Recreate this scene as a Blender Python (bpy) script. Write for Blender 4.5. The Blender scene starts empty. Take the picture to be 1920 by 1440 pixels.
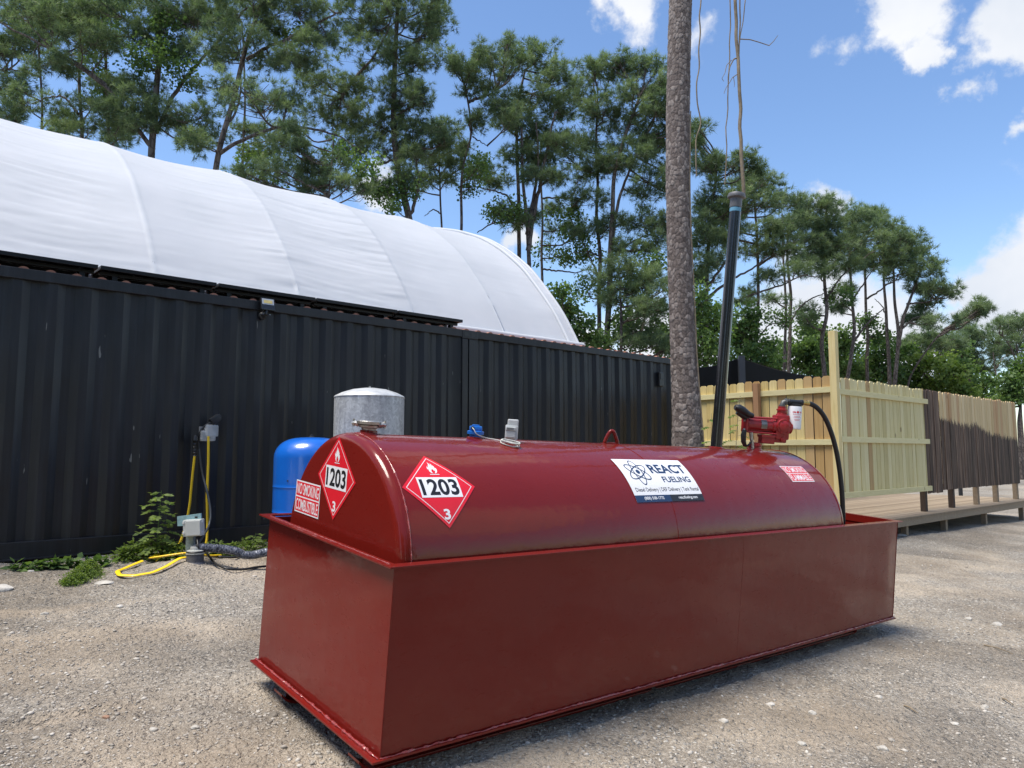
import bpy, bmesh, math
import numpy as np
from mathutils import Matrix, Vector

# ------------------------------------------------------------------ camera, sky, sun, exposure
SC = bpy.context.scene
COL = SC.collection
EYE = np.array([0.0, 0.0, 1.6])
FPX, CX, CY = 1381.0, 960.0, 720.0
PITCH = math.atan((848 - 720) / FPX)

cam_d = bpy.data.cameras.new('camera')
cam_d.sensor_fit = 'HORIZONTAL'
cam_d.sensor_width = 36.0
cam_d.lens = FPX / 1920.0 * 36.0
cam_d.clip_start = 0.05
cam_d.clip_end = 3000
cam = bpy.data.objects.new('camera', cam_d)
COL.objects.link(cam)
cam.location = EYE
cam.rotation_euler = (math.pi / 2 + PITCH, 0, 0)
SC.camera = cam

SUN_EL, SUN_AZ = math.radians(70), math.radians(-120)     # azimuth clockwise from +Y
SUN_DIR = Vector((math.sin(SUN_AZ) * math.cos(SUN_EL), math.cos(SUN_AZ) * math.cos(SUN_EL), math.sin(SUN_EL)))
sun_d = bpy.data.lights.new('sun', 'SUN')
sun_d.energy = 3.9
sun_d.angle = math.radians(26)
sun_d.color = (1.0, 0.925, 0.82)
sun = bpy.data.objects.new('sun', sun_d)
COL.objects.link(sun)
sun.rotation_euler = SUN_DIR.to_track_quat('Z', 'Y').to_euler()
sun.location = (0, 0, 30)

SC.view_settings.view_transform = 'Standard'
SC.view_settings.look = 'None'
SC.view_settings.exposure = 0.62
SC.view_settings.gamma = 1.0


def ray(px, py):
    x, y = (px - CX) / FPX, -(py - CY) / FPX
    c, s = math.cos(PITCH), math.sin(PITCH)
    return np.array([x, c - y * s, s + y * c])


def at(px, py, depth):
    """world point seen at a photo pixel, at horizontal distance 'depth' along the view"""
    r = ray(px, py)
    return EYE + r * (depth / r[1])


# ------------------------------------------------------------------ node helpers
def newmat(name):
    m = bpy.data.materials.new(name)
    m.use_nodes = True
    nt = m.node_tree
    b = nt.nodes['Principled BSDF']
    return m, nt, b


def nd(nt, typ, **kw):
    n = nt.nodes.new(typ)
    for k, v in kw.items():
        if k.startswith('i_'):
            key = k[2:]
            key = int(key) if key.isdigit() else key.replace('_', ' ')
            n.inputs[key].default_value = v
        else:
            setattr(n, k, v)
    return n


def lk(nt, a, b):
    nt.links.new(a, b)


def ramp(nt, fac, stops, interp='LINEAR'):
    r = nt.nodes.new('ShaderNodeValToRGB')
    r.color_ramp.interpolation = interp
    el = r.color_ramp.elements
    while len(el) < len(stops):
        el.new(0.5)
    for e, (p, c) in zip(el, stops):
        e.position = p
        e.color = (*c, 1) if len(c) == 3 else c
    if fac is not None:
        lk(nt, fac, r.inputs[0])
    return r


def noise(nt, vec, scale, detail=4, rough=0.55, dist=0.0):
    n = nd(nt, 'ShaderNodeTexNoise', i_Scale=scale, i_Detail=detail, i_Roughness=rough, i_Distortion=dist)
    if vec is not None:
        lk(nt, vec, n.inputs['Vector'])
    return n


def mixc(nt, fac, a, b, mode='MIX'):
    m = nt.nodes.new('ShaderNodeMix')
    m.data_type = 'RGBA'
    m.blend_type = mode
    for sock, v in ((m.inputs[0], fac), (m.inputs[6], a), (m.inputs[7], b)):
        if hasattr(v, 'is_linked') or hasattr(v, 'links'):
            lk(nt, v, sock)
        elif isinstance(v, (int, float)):
            sock.default_value = v
        else:
            sock.default_value = (*v, 1) if len(v) == 3 else v
    return m.outputs[2]


def math_(nt, op, a, b=None, c=None, clamp=False):
    m = nt.nodes.new('ShaderNodeMath')
    m.operation = op
    m.use_clamp = clamp
    for i, v in enumerate((a, b, c)):
        if v is None:
            continue
        if hasattr(v, 'links'):
            lk(nt, v, m.inputs[i])
        else:
            m.inputs[i].default_value = v
    return m.outputs[0]


def bump(nt, h, strength, dist, bsdf, prev=None):
    b = nd(nt, 'ShaderNodeBump', i_Strength=strength, i_Distance=dist)
    lk(nt, h, b.inputs['Height'])
    if prev is not None:
        lk(nt, prev, b.inputs['Normal'])
    lk(nt, b.outputs[0], bsdf.inputs['Normal'])
    return b.outputs[0]


def objco(nt, scale=None):
    t = nt.nodes.new('ShaderNodeTexCoord')
    if scale is None:
        return t.outputs['Object']
    mp = nd(nt, 'ShaderNodeMapping', i_Scale=scale)
    lk(nt, t.outputs['Object'], mp.inputs[0])
    return mp.outputs[0]


def plain(name, col, rough=0.5, metal=0.0, var=0.12, scale=14, bmp=0.0, coat=0.0, spec=0.5):
    m, nt, b = newmat(name)
    co = objco(nt)
    n = noise(nt, co, scale, 5, 0.6)
    lo = tuple(c * (1 - var) for c in col)
    hi = tuple(min(1, c * (1 + var)) for c in col)
    r = ramp(nt, n.outputs[0], [(0.3, lo), (0.7, hi)])
    lk(nt, r.outputs[0], b.inputs['Base Color'])
    b.inputs['Roughness'].default_value = rough
    b.inputs['Metallic'].default_value = metal
    b.inputs['Coat Weight'].default_value = coat
    b.inputs['Coat Roughness'].default_value = 0.06
    b.inputs['Specular IOR Level'].default_value = spec
    if bmp:
        n2 = noise(nt, co, scale * 3, 4)
        bump(nt, n2.outputs[0], bmp, 0.01, b)
    return m


# ------------------------------------------------------------------ sky with clouds
def make_world():
    w = bpy.data.worlds.new('World')
    SC.world = w
    w.use_nodes = True
    nt = w.node_tree
    bg = nt.nodes['Background']
    sky = nt.nodes.new('ShaderNodeTexSky')
    sky.sky_type = 'NISHITA'
    sky.sun_disc = False
    sky.sun_elevation = SUN_EL
    sky.sun_rotation = SUN_AZ
    sky.air_density = 1.0
    sky.dust_density = 0.4
    sky.ozone_density = 1.6
    hs = nd(nt, 'ShaderNodeHueSaturation', i_Hue=0.503, i_Saturation=1.10, i_Value=1.04)
    lk(nt, sky.outputs[0], hs.inputs['Color'])
    tc = nt.nodes.new('ShaderNodeTexCoord')
    nrm = nd(nt, 'ShaderNodeVectorMath', operation='NORMALIZE')
    lk(nt, tc.outputs['Generated'], nrm.inputs[0])
    n1 = noise(nt, nrm.outputs[0], 9.0, 9, 0.62)
    # warped direction so that the cloud blobs get ragged edges
    sub = nd(nt, 'ShaderNodeVectorMath', operation='SUBTRACT')
    lk(nt, n1.outputs['Color'], sub.inputs[0])
    sub.inputs[1].default_value = (0.5, 0.5, 0.5)
    sc_ = nd(nt, 'ShaderNodeVectorMath', operation='SCALE', i_Scale=0.16)
    lk(nt, sub.outputs[0], sc_.inputs[0])
    add = nd(nt, 'ShaderNodeVectorMath', operation='ADD')
    lk(nt, nrm.outputs[0], add.inputs[0])
    lk(nt, sc_.outputs[0], add.inputs[1])
    blobs = [  # (px, py, angular radius, strength): banks of cumulus
        (1700, 5, .052, .95), (1652, 26, .022, .8), (1745, 88, .032, .9), (1905, 75, .048, 1.0), (1960, 0, .06, 1.0), (1890, 110, .028, .85),
        (1190, -38, .045, .8), (1110, -12, .03, .55), (1235, -25, .025, .5),
        (1880, 560, .060, 1.0), (1990, 540, .085, 1.1), (1815, 575, .035, .9), (1925, 515, .036, .9),
        (1500, 610, .075, .95), (1440, 640, .06, .9), (1620, 600, .055, .9), (1700, 660, .06, .8),
        (1230, 640, .06, .95), (1120, 665, .05, .8), (985, 455, .03, .8), (700, 340, .03, .7),
        (1580, 95, .022, .36), (1790, 190, .018, .40), (1908, 228, .018, .42),
        (1330, 60, .03, .40), (1540, 380, .03, .6), (1290, 700, .06, .9), (2300, 300, .14, 1.1), (2700, 100, .16, 1.1),
        (-500, 300, .15, 1.0), (300, -700, .12, 1.0), (1600, -900, .16, 1.1)]
    dirs = [(np.array(ray(a, b_)) / np.linalg.norm(ray(a, b_)), r_, s_) for a, b_, r_, s_ in blobs]
    for az, el, r_, s_ in ((100, 25, .20, 1.1), (150, 42, .14, 1.0), (205, 60, .12, 1.1), (250, 40, .2, 1.1), (120, 66, .13, 1.0), (290, 20, .2, 1.0), (165, 62, .08, .9), (130, 50, .10, 1.0)):
        a, e = math.radians(az), math.radians(el)
        dirs.append((np.array([math.sin(a) * math.cos(e), math.cos(a) * math.cos(e), math.sin(e)]), r_, s_))
    acc = None
    for d, r_, s_ in dirs:
        v = nd(nt, 'ShaderNodeVectorMath', operation='DISTANCE')
        lk(nt, add.outputs[0], v.inputs[0])
        v.inputs[1].default_value = tuple(d)
        q = math_(nt, 'MULTIPLY_ADD', v.outputs['Value'], -s_ / r_, s_ * 1.25)
        acc = q if acc is None else math_(nt, 'SMOOTH_MAX', acc, q, 0.15)
    n2 = noise(nt, nrm.outputs[0], 26.0, 8, 0.6)
    dens = math_(nt, 'MULTIPLY_ADD', n2.outputs[0], 0.55, math_(nt, 'SUBTRACT', acc, 0.27))
    mr = nd(nt, 'ShaderNodeMapRange', interpolation_type='SMOOTHSTEP')
    lk(nt, dens, mr.inputs[0])
    mr.inputs[1].default_value = 0.10
    mr.inputs[2].default_value = 0.60
    n3 = noise(nt, nrm.outputs[0], 5.0, 5, 0.5)
    cc = ramp(nt, n3.outputs[0], [(0.35, (3.4, 3.7, 4.2)), (0.62, (4.5, 4.6, 4.8))])
    mx = mixc(nt, mr.outputs[0], hs.outputs[0], cc.outputs[0])
    lk(nt, mx, bg.inputs['Color'])
    bg.inputs['Strength'].default_value = 0.14


make_world()

# ------------------------------------------------------------------ mesh helpers
rng = np.random.default_rng(7)


class MB:
    def __init__(self):
        self.v, self.f, self.m, self.s, self.c, self.n = [], [], [], [], [], 0

    def add(self, verts, faces, mi=0, smooth=False, col=None):
        verts = np.asarray(verts, float)
        self.v.append(verts)
        for f in faces:
            self.f.append(tuple(i + self.n for i in f))
            self.m.append(mi)
            self.s.append(smooth)
        c = np.ones((len(verts), 3)) * 0.5 if col is None else np.broadcast_to(np.asarray(col, float), (len(verts), 3))
        self.c.append(c)
        self.n += len(verts)

    def box(self, lo, hi, mi=0, F=None, ch=0.0, col=None):
        """box lo..hi, chamfered by ch; F = (origin, 3x3 rows of axes) maps it"""
        lo, hi = np.minimum(lo, hi).astype(float), np.maximum(lo, hi).astype(float)
        if ch <= 0:
            vs = np.array([[x, y, z] for x in (lo[0], hi[0]) for y in (lo[1], hi[1]) for z in (lo[2], hi[2])])
            fs = [(0, 1, 3, 2), (4, 6, 7, 5), (0, 4, 5, 1), (2, 3, 7, 6), (0, 2, 6, 4), (1, 5, 7, 3)]
        else:
            bm = bmesh.new()
            bmesh.ops.create_cube(bm, size=1)
            for v in bm.verts:
                v.co = Vector([lo[i] + (v.co[i] + .5) * (hi[i] - lo[i]) for i in range(3)])
            bmesh.ops.bevel(bm, geom=bm.edges[:], offset=min(ch, 0.49 * min(hi - lo)), segments=2, affect='EDGES', profile=0.6)
            bm.verts.index_update()
            vs = np.array([v.co[:] for v in bm.verts])
            fs = [tuple(v.index for v in f.verts) for f in bm.faces]
            bm.free()
        if F is not None:
            vs = np.asarray(F[0]) + vs @ np.asarray(F[1])
        self.add(vs, fs, mi, False, col)

    def tube(self, pts, rad, n=8, mi=0, cap=True, squash=None, smooth=True, col=None):
        pts = np.asarray(pts, float)
        k = len(pts)
        rad = np.broadcast_to(np.asarray(rad, float), (k,))
        tan = np.gradient(pts, axis=0)
        tan /= np.linalg.norm(tan, axis=1)[:, None] + 1e-12
        up = np.array([0, 0, 1.0]) if abs(tan[0][2]) < 0.9 else np.array([1.0, 0, 0])
        a = np.cross(tan[0], up)
        a /= np.linalg.norm(a)
        vs = []
        th = np.linspace(0, 2 * np.pi, n, endpoint=False)
        sa, sb = (1, 1) if squash is None else squash
        for i in range(k):
            a = a - tan[i] * np.dot(a, tan[i])
            a /= np.linalg.norm(a) + 1e-12
            b = np.cross(tan[i], a)
            vs.append(pts[i] + rad[i] * (np.cos(th)[:, None] * a * sa + np.sin(th)[:, None] * b * sb))
        vs = np.concatenate(vs)
        fs = [(i * n + j, i * n + (j + 1) % n, (i + 1) * n + (j + 1) % n, (i + 1) * n + j) for i in range(k - 1) for j in range(n)]
        if cap:
            fs += [tuple(range(n))[::-1], tuple(range((k - 1) * n, k * n))]
        self.add(vs, fs, mi, smooth, col)

    def lathe(self, prof, org, axis=(0, 0, 1), n=24, mi=0, smooth=True, cap=True):
        """prof: (radius, distance along axis)"""
        ax = np.asarray(axis, float)
        ax /= np.linalg.norm(ax)
        t = np.array([0, 0, 1.0]) if abs(ax[2]) < 0.9 else np.array([1.0, 0, 0])
        a = np.cross(ax, t)
        a /= np.linalg.norm(a)
        b = np.cross(ax, a)
        th = np.linspace(0, 2 * np.pi, n, endpoint=False)
        vs = np.concatenate([np.asarray(org) + ax * h + max(r, 1e-4) * (np.cos(th)[:, None] * a + np.sin(th)[:, None] * b) for r, h in prof])
        k = len(prof)
        fs = [(i * n + j, i * n + (j + 1) % n, (i + 1) * n + (j + 1) % n, (i + 1) * n + j) for i in range(k - 1) for j in range(n)]
        if cap:
            fs += [tuple(range(n))[::-1], tuple(range((k - 1) * n, k * n))]
        self.add(vs, fs, mi, smooth)

    def grid(self, P, mi=0, smooth=True, flip=False, col=None):
        """P: array (a, b, 3)"""
        a, b, _ = P.shape
        fs = []
        for i in range(a - 1):
            for j in range(b - 1):
                q = (i * b + j, i * b + j + 1, (i + 1) * b + j + 1, (i + 1) * b + j)
                fs.append(q[::-1] if flip else q)
        self.add(P.reshape(-1, 3), fs, mi, smooth, None if col is None else col.reshape(-1, 3))

    def build(self, name, mats, parent=None, org=None, local=False, sharp=None):
        """verts are world coordinates unless local=True (then in the parent's frame)"""
        vs = np.concatenate(self.v)
        if parent is not None and not local:
            M = np.array(parent.matrix_world.inverted())
            vs = vs @ M[:3, :3].T + M[:3, 3]
        if org is not None:
            vs = vs - np.asarray(org)
        me = bpy.data.meshes.new(name)
        me.from_pydata(vs.tolist(), [], self.f)
        mats = mats if isinstance(mats, (list, tuple)) else [mats]
        for m in mats:
            me.materials.append(m)
        me.polygons.foreach_set('material_index', self.m)
        me.polygons.foreach_set('use_smooth', self.s)
        ca = me.color_attributes.new('tint', 'FLOAT_COLOR', 'POINT')
        c = np.concatenate(self.c)
        ca.data.foreach_set('color', np.concatenate([c, np.ones((len(c), 1))], 1).ravel().astype(np.float32))
        me.validate()
        if any(self.s):
            me.set_sharp_from_angle(angle=math.radians(sharp or 38))
        me.update()
        o = bpy.data.objects.new(name, me)
        COL.objects.link(o)
        if parent is not None:
            o.parent = parent
        elif org is not None:
            o.location = org
        return o


def tag(o, label=None, cat=None, group=None, kind=None):
    if label:
        o['label'] = label
    if cat:
        o['category'] = cat
    if group:
        o['group'] = group
    if kind:
        o['kind'] = kind
    return o


def thing(name, label, cat, loc, R=None, group=None):
    o = bpy.data.objects.new(name, None)
    o.empty_display_size = 0.2
    COL.objects.link(o)
    M = Matrix.Identity(4)
    if R is not None:
        for i in range(3):
            for j in range(3):
                M[i][j] = R[i][j]
    for i in range(3):
        M[i][3] = float(loc[i])
    o.matrix_world = M
    bpy.context.view_layer.update()
    return tag(o, label, cat, group)


def raw_mesh(name, V, nper, mats, parent, tint=None, mi=None):
    """V: (k*nper, 3) world verts of k separate polygons, each nper corners"""
    M = np.array(parent.matrix_world.inverted()) if parent is not None else np.eye(4)
    V = V @ M[:3, :3].T + M[:3, 3]
    k = len(V) // nper
    me = bpy.data.meshes.new(name)
    me.vertices.add(len(V))
    me.vertices.foreach_set('co', V.astype(np.float32).ravel())
    me.loops.add(len(V))
    me.loops.foreach_set('vertex_index', np.arange(len(V), dtype=np.int32))
    me.polygons.add(k)
    me.polygons.foreach_set('loop_start', np.arange(0, len(V), nper, dtype=np.int32))
    for m in mats:
        me.materials.append(m)
    if mi is not None:
        me.polygons.foreach_set('material_index', mi.astype(np.int32))
    if tint is not None:
        ca = me.color_attributes.new('tint', 'FLOAT_COLOR', 'POINT')
        ca.data.foreach_set('color', np.concatenate([tint, np.ones((len(tint), 1))], 1).ravel().astype(np.float32))
    me.update(calc_edges=True)
    o = bpy.data.objects.new(name, me)
    COL.objects.link(o)
    if parent is not None:
        o.parent = parent
    return o


def text_geo(body, size=1.0, bold=0.0, sx=1.0):
    """flat lettering as (verts2d, faces), centred"""
    cu = bpy.data.curves.new('t', 'FONT')
    cu.body = body
    cu.size = size
    cu.align_x = 'CENTER'
    cu.align_y = 'CENTER'
    cu.offset = bold
    cu.resolution_u = 5
    o = bpy.data.objects.new('t', cu)
    COL.objects.link(o)
    dg = bpy.context.evaluated_depsgraph_get()
    me = o.evaluated_get(dg).to_mesh()
    bm = bmesh.new()
    bm.from_mesh(me)
    bmesh.ops.triangulate(bm, faces=bm.faces[:])
    bmesh.ops.subdivide_edges(bm, edges=[e for e in bm.edges if e.calc_length() > size * 0.3], cuts=2, use_grid_fill=False)
    bmesh.ops.triangulate(bm, faces=bm.faces[:])
    bm.verts.index_update()
    vs = np.array([v.co[:2] for v in bm.verts])
    fs = [tuple(v.index for v in f.verts) for f in bm.faces]
    bm.free()
    o.to_mesh_clear() if hasattr(o, 'to_mesh_clear') else None
    bpy.data.objects.remove(o)
    bpy.data.curves.remove(cu)
    c = (vs.max(0) + vs.min(0)) / 2
    vs = (vs - c) * [sx, 1]
    return vs, fs


def _hash(ix, iy, seed):
    h = (ix.astype(np.int64) * 374761393 + iy.astype(np.int64) * 668265263 + seed * 1442695041) & 0xffffffff
    h = ((h ^ (h >> 13)) * 1274126177) & 0xffffffff
    return ((h ^ (h >> 16)) & 0xffff) / 65535.0


def vnoise(x, y, seed=0, period_x=None):
    ix, iy = np.floor(x), np.floor(y)
    fx, fy = x - ix, y - iy
    fx, fy = fx * fx * (3 - 2 * fx), fy * fy * (3 - 2 * fy)
    ix0, ix1 = ix, ix + 1
    if period_x:
        ix0, ix1 = ix0 % period_x, ix1 % period_x
    a, b = _hash(ix0, iy, seed), _hash(ix1, iy, seed)
    c, d = _hash(ix0, iy + 1, seed), _hash(ix1, iy + 1, seed)
    return (a * (1 - fx) + b * fx) * (1 - fy) + (c * (1 - fx) + d * fx) * fy - 0.5


def fbm(x, y, seed=0, octv=4, gain=0.5):
    s, a = 0, 1.0
    for k in range(octv):
        s = s + a * vnoise(x * 2 ** k, y * 2 ** k, seed + k)
        a *= gain
    return s


# ------------------------------------------------------------------ ground shape
def sat(x, a):
    return a * np.tanh(x / a)


RUT = (np.array([-2.55, 3.27]), np.array([-1.78, 3.88]))
WELL = at(364, 1078, 6.7)[:2]


def ground_z(x, y, detail=True):
    x, y = np.asarray(x, float), np.asarray(y, float)
    z = 0.017 - 0.0705 * np.where(x > 0, sat(x, 16.), sat(x, 9.)) + 0.0534 * np.where(y > 8, 8 + sat(y - 8, 9.), y)
    if detail:
        r2 = (x - WELL[0] + .03) ** 2 + (y - WELL[1] + .12) ** 2
        z = z + 0.09 * np.exp(-r2 / 0.10)
        z = z + 0.030 * fbm(x * 0.6, y * 0.6, 3, 3) * np.clip((np.hypot(x - 1, y - 4.5) - 2.2) / 2, .15, 1)
        z = z + 0.020 * fbm(x * 3, y * 3, 11, 3) + 0.016 * fbm(x * 12, y * 12, 19, 3)
        # rut left by a tyre, low on the left
        a, b = RUT
        d = (b - a) / np.linalg.norm(b - a)
        s = (x - a[0]) * d[0] + (y - a[1]) * d[1]
        q = -(x - a[0]) * d[1] + (y - a[1]) * d[0]
        L = np.linalg.norm(b - a)
        m = np.clip((L - s) / .5, 0, 1)
        z = z + m * (0.018 * np.exp(-((q - .05) / .035) ** 2) - 0.02 * np.exp(-((q + .02) / .05) ** 2))
    return z


def on_ground(px, py, dz=0.0):
    r = ray(px, py)
    t = 3.0
    for _ in range(60):
        p = EYE + r * t
        g = float(ground_z(p[0], p[1], False))
        t += (p[2] - g) / max(0.05, -r[2] + .08) * 0.6
    p = EYE + r * t
    p[2] = float(ground_z(p[0], p[1])) + dz
    return p

# ------------------------------------------------------------------ the ground
def mat_ground():
    m, nt, b = newmat('gravel_ground')
    co = objco(nt)
    big = noise(nt, co, 0.55, 5, 0.6, 0.4)
    mid = noise(nt, co, 3.2, 6, 0.65)
    fine = noise(nt, co, 45, 6, 0.7)
    v1 = nd(nt, 'ShaderNodeTexVoronoi', i_Scale=42.0)
    v2 = nd(nt, 'ShaderNodeTexVoronoi', i_Scale=95.0)
    v3 = nd(nt, 'ShaderNodeTexVoronoi', i_Scale=17.0)
    wob = noise(nt, co, 30, 2)
    wa = nd(nt, 'ShaderNodeVectorMath', operation='SCALE', i_Scale=0.03)
    lk(nt, wob.outputs['Color'], wa.inputs[0])
    wb = nd(nt, 'ShaderNodeVectorMath', operation='ADD')
    lk(nt, co, wb.inputs[0])
    lk(nt, wa.outputs[0], wb.inputs[1])
    for v in (v1, v2, v3):
        lk(nt, wb.outputs[0], v.inputs['Vector'])
    dirt = ramp(nt, mid.outputs[0], [(0.25, (.215, .178, .135)), (0.5, (.345, .292, .225)), (0.75, (.47, .405, .32))])
    sep = nt.nodes.new('ShaderNodeSeparateColor')
    lk(nt, v1.outputs['Color'], sep.inputs[0])
    peb = ramp(nt, sep.outputs[0], [(0.0, (.12, .114, .108)), (0.4, (.27, .255, .23)), (0.75, (.43, .405, .36)), (1.0, (.72, .70, .64))])
    sep2 = nt.nodes.new('ShaderNodeSeparateColor')
    lk(nt, v2.outputs['Color'], sep2.inputs[0])
    peb2 = ramp(nt, sep2.outputs[1], [(0.0, (.13, .122, .11)), (0.5, (.29, .272, .24)), (0.85, (.44, .41, .36)), (1.0, (.74, .72, .65))])
    where = math_(nt, 'MULTIPLY_ADD', big.outputs[0], 2.6, -0.75, clamp=True)
    pick = math_(nt, 'GREATER_THAN', math_(nt, 'ADD', sep.outputs[1], math_(nt, 'MULTIPLY', where, .35)), 0.72)
    inside = math_(nt, 'LESS_THAN', v1.outputs['Distance'], 0.45)
    c1 = mixc(nt, math_(nt, 'MULTIPLY_ADD', where, .5, .25), dirt.outputs[0], peb2.outputs[0])
    c2 = mixc(nt, math_(nt, 'MULTIPLY', pick, inside), c1, peb.outputs[0])
    ta = nd(nt, 'ShaderNodeAttribute', attribute_name='tint')
    ts = nt.nodes.new('ShaderNodeSeparateColor')
    lk(nt, ta.outputs['Color'], ts.inputs[0])
    sandn = noise(nt, co, 8, 5, .6)
    sm = math_(nt, 'MULTIPLY_ADD', sandn.outputs[0], 1.2, math_(nt, 'MULTIPLY_ADD', ts.outputs[0], 1.6, -.95), clamp=True)
    c2 = mixc(nt, math_(nt, 'MULTIPLY', sm, .85), c2, (.50, .42, .32))
    dk = ramp(nt, ts.outputs[1], [(.3, (.72, .70, .68)), (.7, (1.08, 1.08, 1.08))])
    c2 = mixc(nt, 1.0, c2, dk.outputs[0], 'MULTIPLY')
    grey = mixc(nt, math_(nt, 'MULTIPLY', where, .35), c2, (0.34, 0.315, 0.28))
    fn = ramp(nt, fine.outputs[0], [(0.25, (.62, .62, .62)), (0.75, (1.3, 1.3, 1.3))])
    c3 = mixc(nt, 1.0, grey, fn.outputs[0], 'MULTIPLY')
    lk(nt, c3, b.inputs['Base Color'])
    b.inputs['Roughness'].default_value = 0.95
    b.inputs['Specular IOR Level'].default_value = 0.2
    h = math_(nt, 'MULTIPLY', math_(nt, 'SUBTRACT', 0.6, v1.outputs['Distance']), math_(nt, 'MULTIPLY', pick, 1.4))
    h2 = math_(nt, 'MULTIPLY_ADD', v2.outputs['Distance'], -0.5, h)
    h3 = math_(nt, 'MULTIPLY_ADD', fine.outputs[0], 0.9, h2)
    h4 = math_(nt, 'MULTIPLY_ADD', v3.outputs['Distance'], -0.5, h3)
    bump(nt, h4, 1.0, 0.020, b)
    return m


def make_ground():
    def axis(a0, a1, step, far0, far1):
        core = np.arange(a0, a1 + 1e-6, step)
        k = 1.09
        out, s = [], step
        x = a1
        while x < far1:
            s *= k
            x += s
            out.append(x)
        left, s, x = [], step, a0
        while x > far0:
            s *= k
            x -= s
            left.append(x)
        return np.concatenate([left[::-1], core, out])
    xs = axis(-5.5, 7.5, 0.032, -900, 900)
    ys = axis(2.4, 9.5, 0.032, -900, 1500)
    X, Y = np.meshgrid(xs, ys)
    Z = ground_z(X, Y)
    nx, ny = len(xs), len(ys)
    V = np.stack([X, Y, Z], -1).reshape(-1, 3)
    idx = np.arange(nx * ny).reshape(ny, nx)
    F = np.stack([idx[:-1, :-1], idx[:-1, 1:], idx[1:, 1:], idx[1:, :-1]], -1).reshape(-1, 4)
    me = bpy.data.meshes.new('ground')
    me.vertices.add(len(V))
    me.vertices.foreach_set('co', V.astype(np.float32).ravel())
    me.loops.add(F.size)
    me.loops.foreach_set('vertex_index', F.astype(np.int32).ravel())
    me.polygons.add(len(F))
    me.polygons.foreach_set('loop_start', np.arange(0, F.size, 4, dtype=np.int32))
    me.polygons.foreach_set('use_smooth', np.ones(len(F), bool))
    me.materials.append(mat_ground())
    x, y = V[:, 0], V[:, 1]
    d = (RUT[1] - RUT[0]) / np.linalg.norm(RUT[1] - RUT[0])
    s = (x - RUT[0][0]) * d[0] + (y - RUT[0][1]) * d[1]
    q = -(x - RUT[0][0]) * d[1] + (y - RUT[0][1]) * d[0]
    rut = np.exp(-((q + .02) / .055) ** 2) * np.clip((1.0 - s) / .3, 0, 1)
    sand = np.clip(.22 + 1.15 * fbm(x * .75 + 3, y * 1.2, 201, 4), 0, .75)
    for (ax_, ay_, bx_, by_, w_) in ((-5.5, 3.2, -1.6, 5.2, .16), (-5.2, 4.1, -1.9, 6.0, .14), (3.0, 2.6, 6.5, 6.2, .17), (3.9, 2.4, 7.6, 6.1, .15), (4.4, 7.0, 8.0, 8.0, .2)):
        dd = np.array([bx_ - ax_, by_ - ay_])
        ll = np.linalg.norm(dd)
        dd /= ll
        ss = (x - ax_) * dd[0] + (y - ay_) * dd[1]
        qq = -(x - ax_) * dd[1] + (y - ay_) * dd[0] + .12 * np.sin(ss * 1.1)
        sand = sand + .5 * np.exp(-(qq / w_) ** 2) * np.clip(np.minimum(ss, ll - ss) / .6, 0, 1) * (1 + .8 * vnoise(x * 5, y * 5, 301))
    sand = np.clip(sand + .75 * rut + .35 * np.exp(-((x - 2.3) ** 2 / 1.2 + (y - 4.0) ** 2 / .25)), 0, 1)
    damp = np.clip(.55 + .9 * fbm(x * 1.3, y * 1.9 + 9, 211, 3), 0, 1)
    ca = me.color_attributes.new('tint', 'FLOAT_COLOR', 'POINT')
    ca.data.foreach_set('color', np.stack([sand, damp, sand, np.ones_like(sand)], 1).astype(np.float32).ravel())
    me.update(calc_edges=True)
    o = bpy.data.objects.new('ground', me)
    COL.objects.link(o)
    tag(o, kind='structure')


make_ground()

# ------------------------------------------------------------------ frame along the container wall
CD = np.array([.74628, .66562, 0.0])            # along the wall, away to the right
CN = np.array([-.66562, .74628, 0.0])           # away from the camera, behind the wall
CO = EYE + np.array([-4.4134, 6.4635, -.943])   # bottom edge of the wall
CH = 2.59


def cw(t, n, z):
    """point in the wall's frame: t along, n behind the face, z above the container bottom"""
    return CO + CD * t + CN * n + np.array([0, 0, z])


CF = (CO, np.array([CD, CN, [0, 0, 1.0]]))


def mat_container():
    m, nt, b = newmat('black_container_paint')
    co = objco(nt)
    st = objco(nt, (3.0, 3.0, 0.35))
    n1 = noise(nt, st, 3.0, 6, 0.6)
    n2 = noise(nt, co, 0.8, 3)
    r = ramp(nt, n1.outputs[0], [(0.3, (.0066, .0075, .0100)), (0.62, (.0105, .0120, .0155)), (0.8, (.019, .021, .025))])
    chip = noise(nt, objco(nt, (26, 26, 5)), 1.0, 2, .4)
    cr = ramp(nt, chip.outputs[0], [(.765, (0, 0, 0)), (.79, (1, 1, 1))])
    streak = noise(nt, objco(nt, (9, 9, .25)), 1.5, 6, .7)
    sr = ramp(nt, streak.outputs[0], [(.45, (.8, .8, .8)), (.75, (1.9, 1.85, 1.8))])
    base = mixc(nt, 1.0, r.outputs[0], sr.outputs[0], 'MULTIPLY')
    lk(nt, mixc(nt, cr.outputs[0], base, (.16, .16, .15)), b.inputs['Base Color'])
    rr = ramp(nt, n2.outputs[0], [(0.3, (.36,) * 3), (0.7, (.52,) * 3)])
    lk(nt, rr.outputs[0], b.inputs['Roughness'])
    b.inputs['Specular IOR Level'].default_value = 0.45
    n3 = noise(nt, objco(nt, (1, 1, .6)), 5.0, 4)
    bump(nt, n3.outputs[0], 0.35, 0.02, b)
    return m


M_CONT = mat_container()
M_STEEL_DARK = plain('dark_steel', (.035, .037, .04), .5, .3)
M_BLACKP = plain('black_plastic', (.012, .013, .015), .42)


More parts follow.
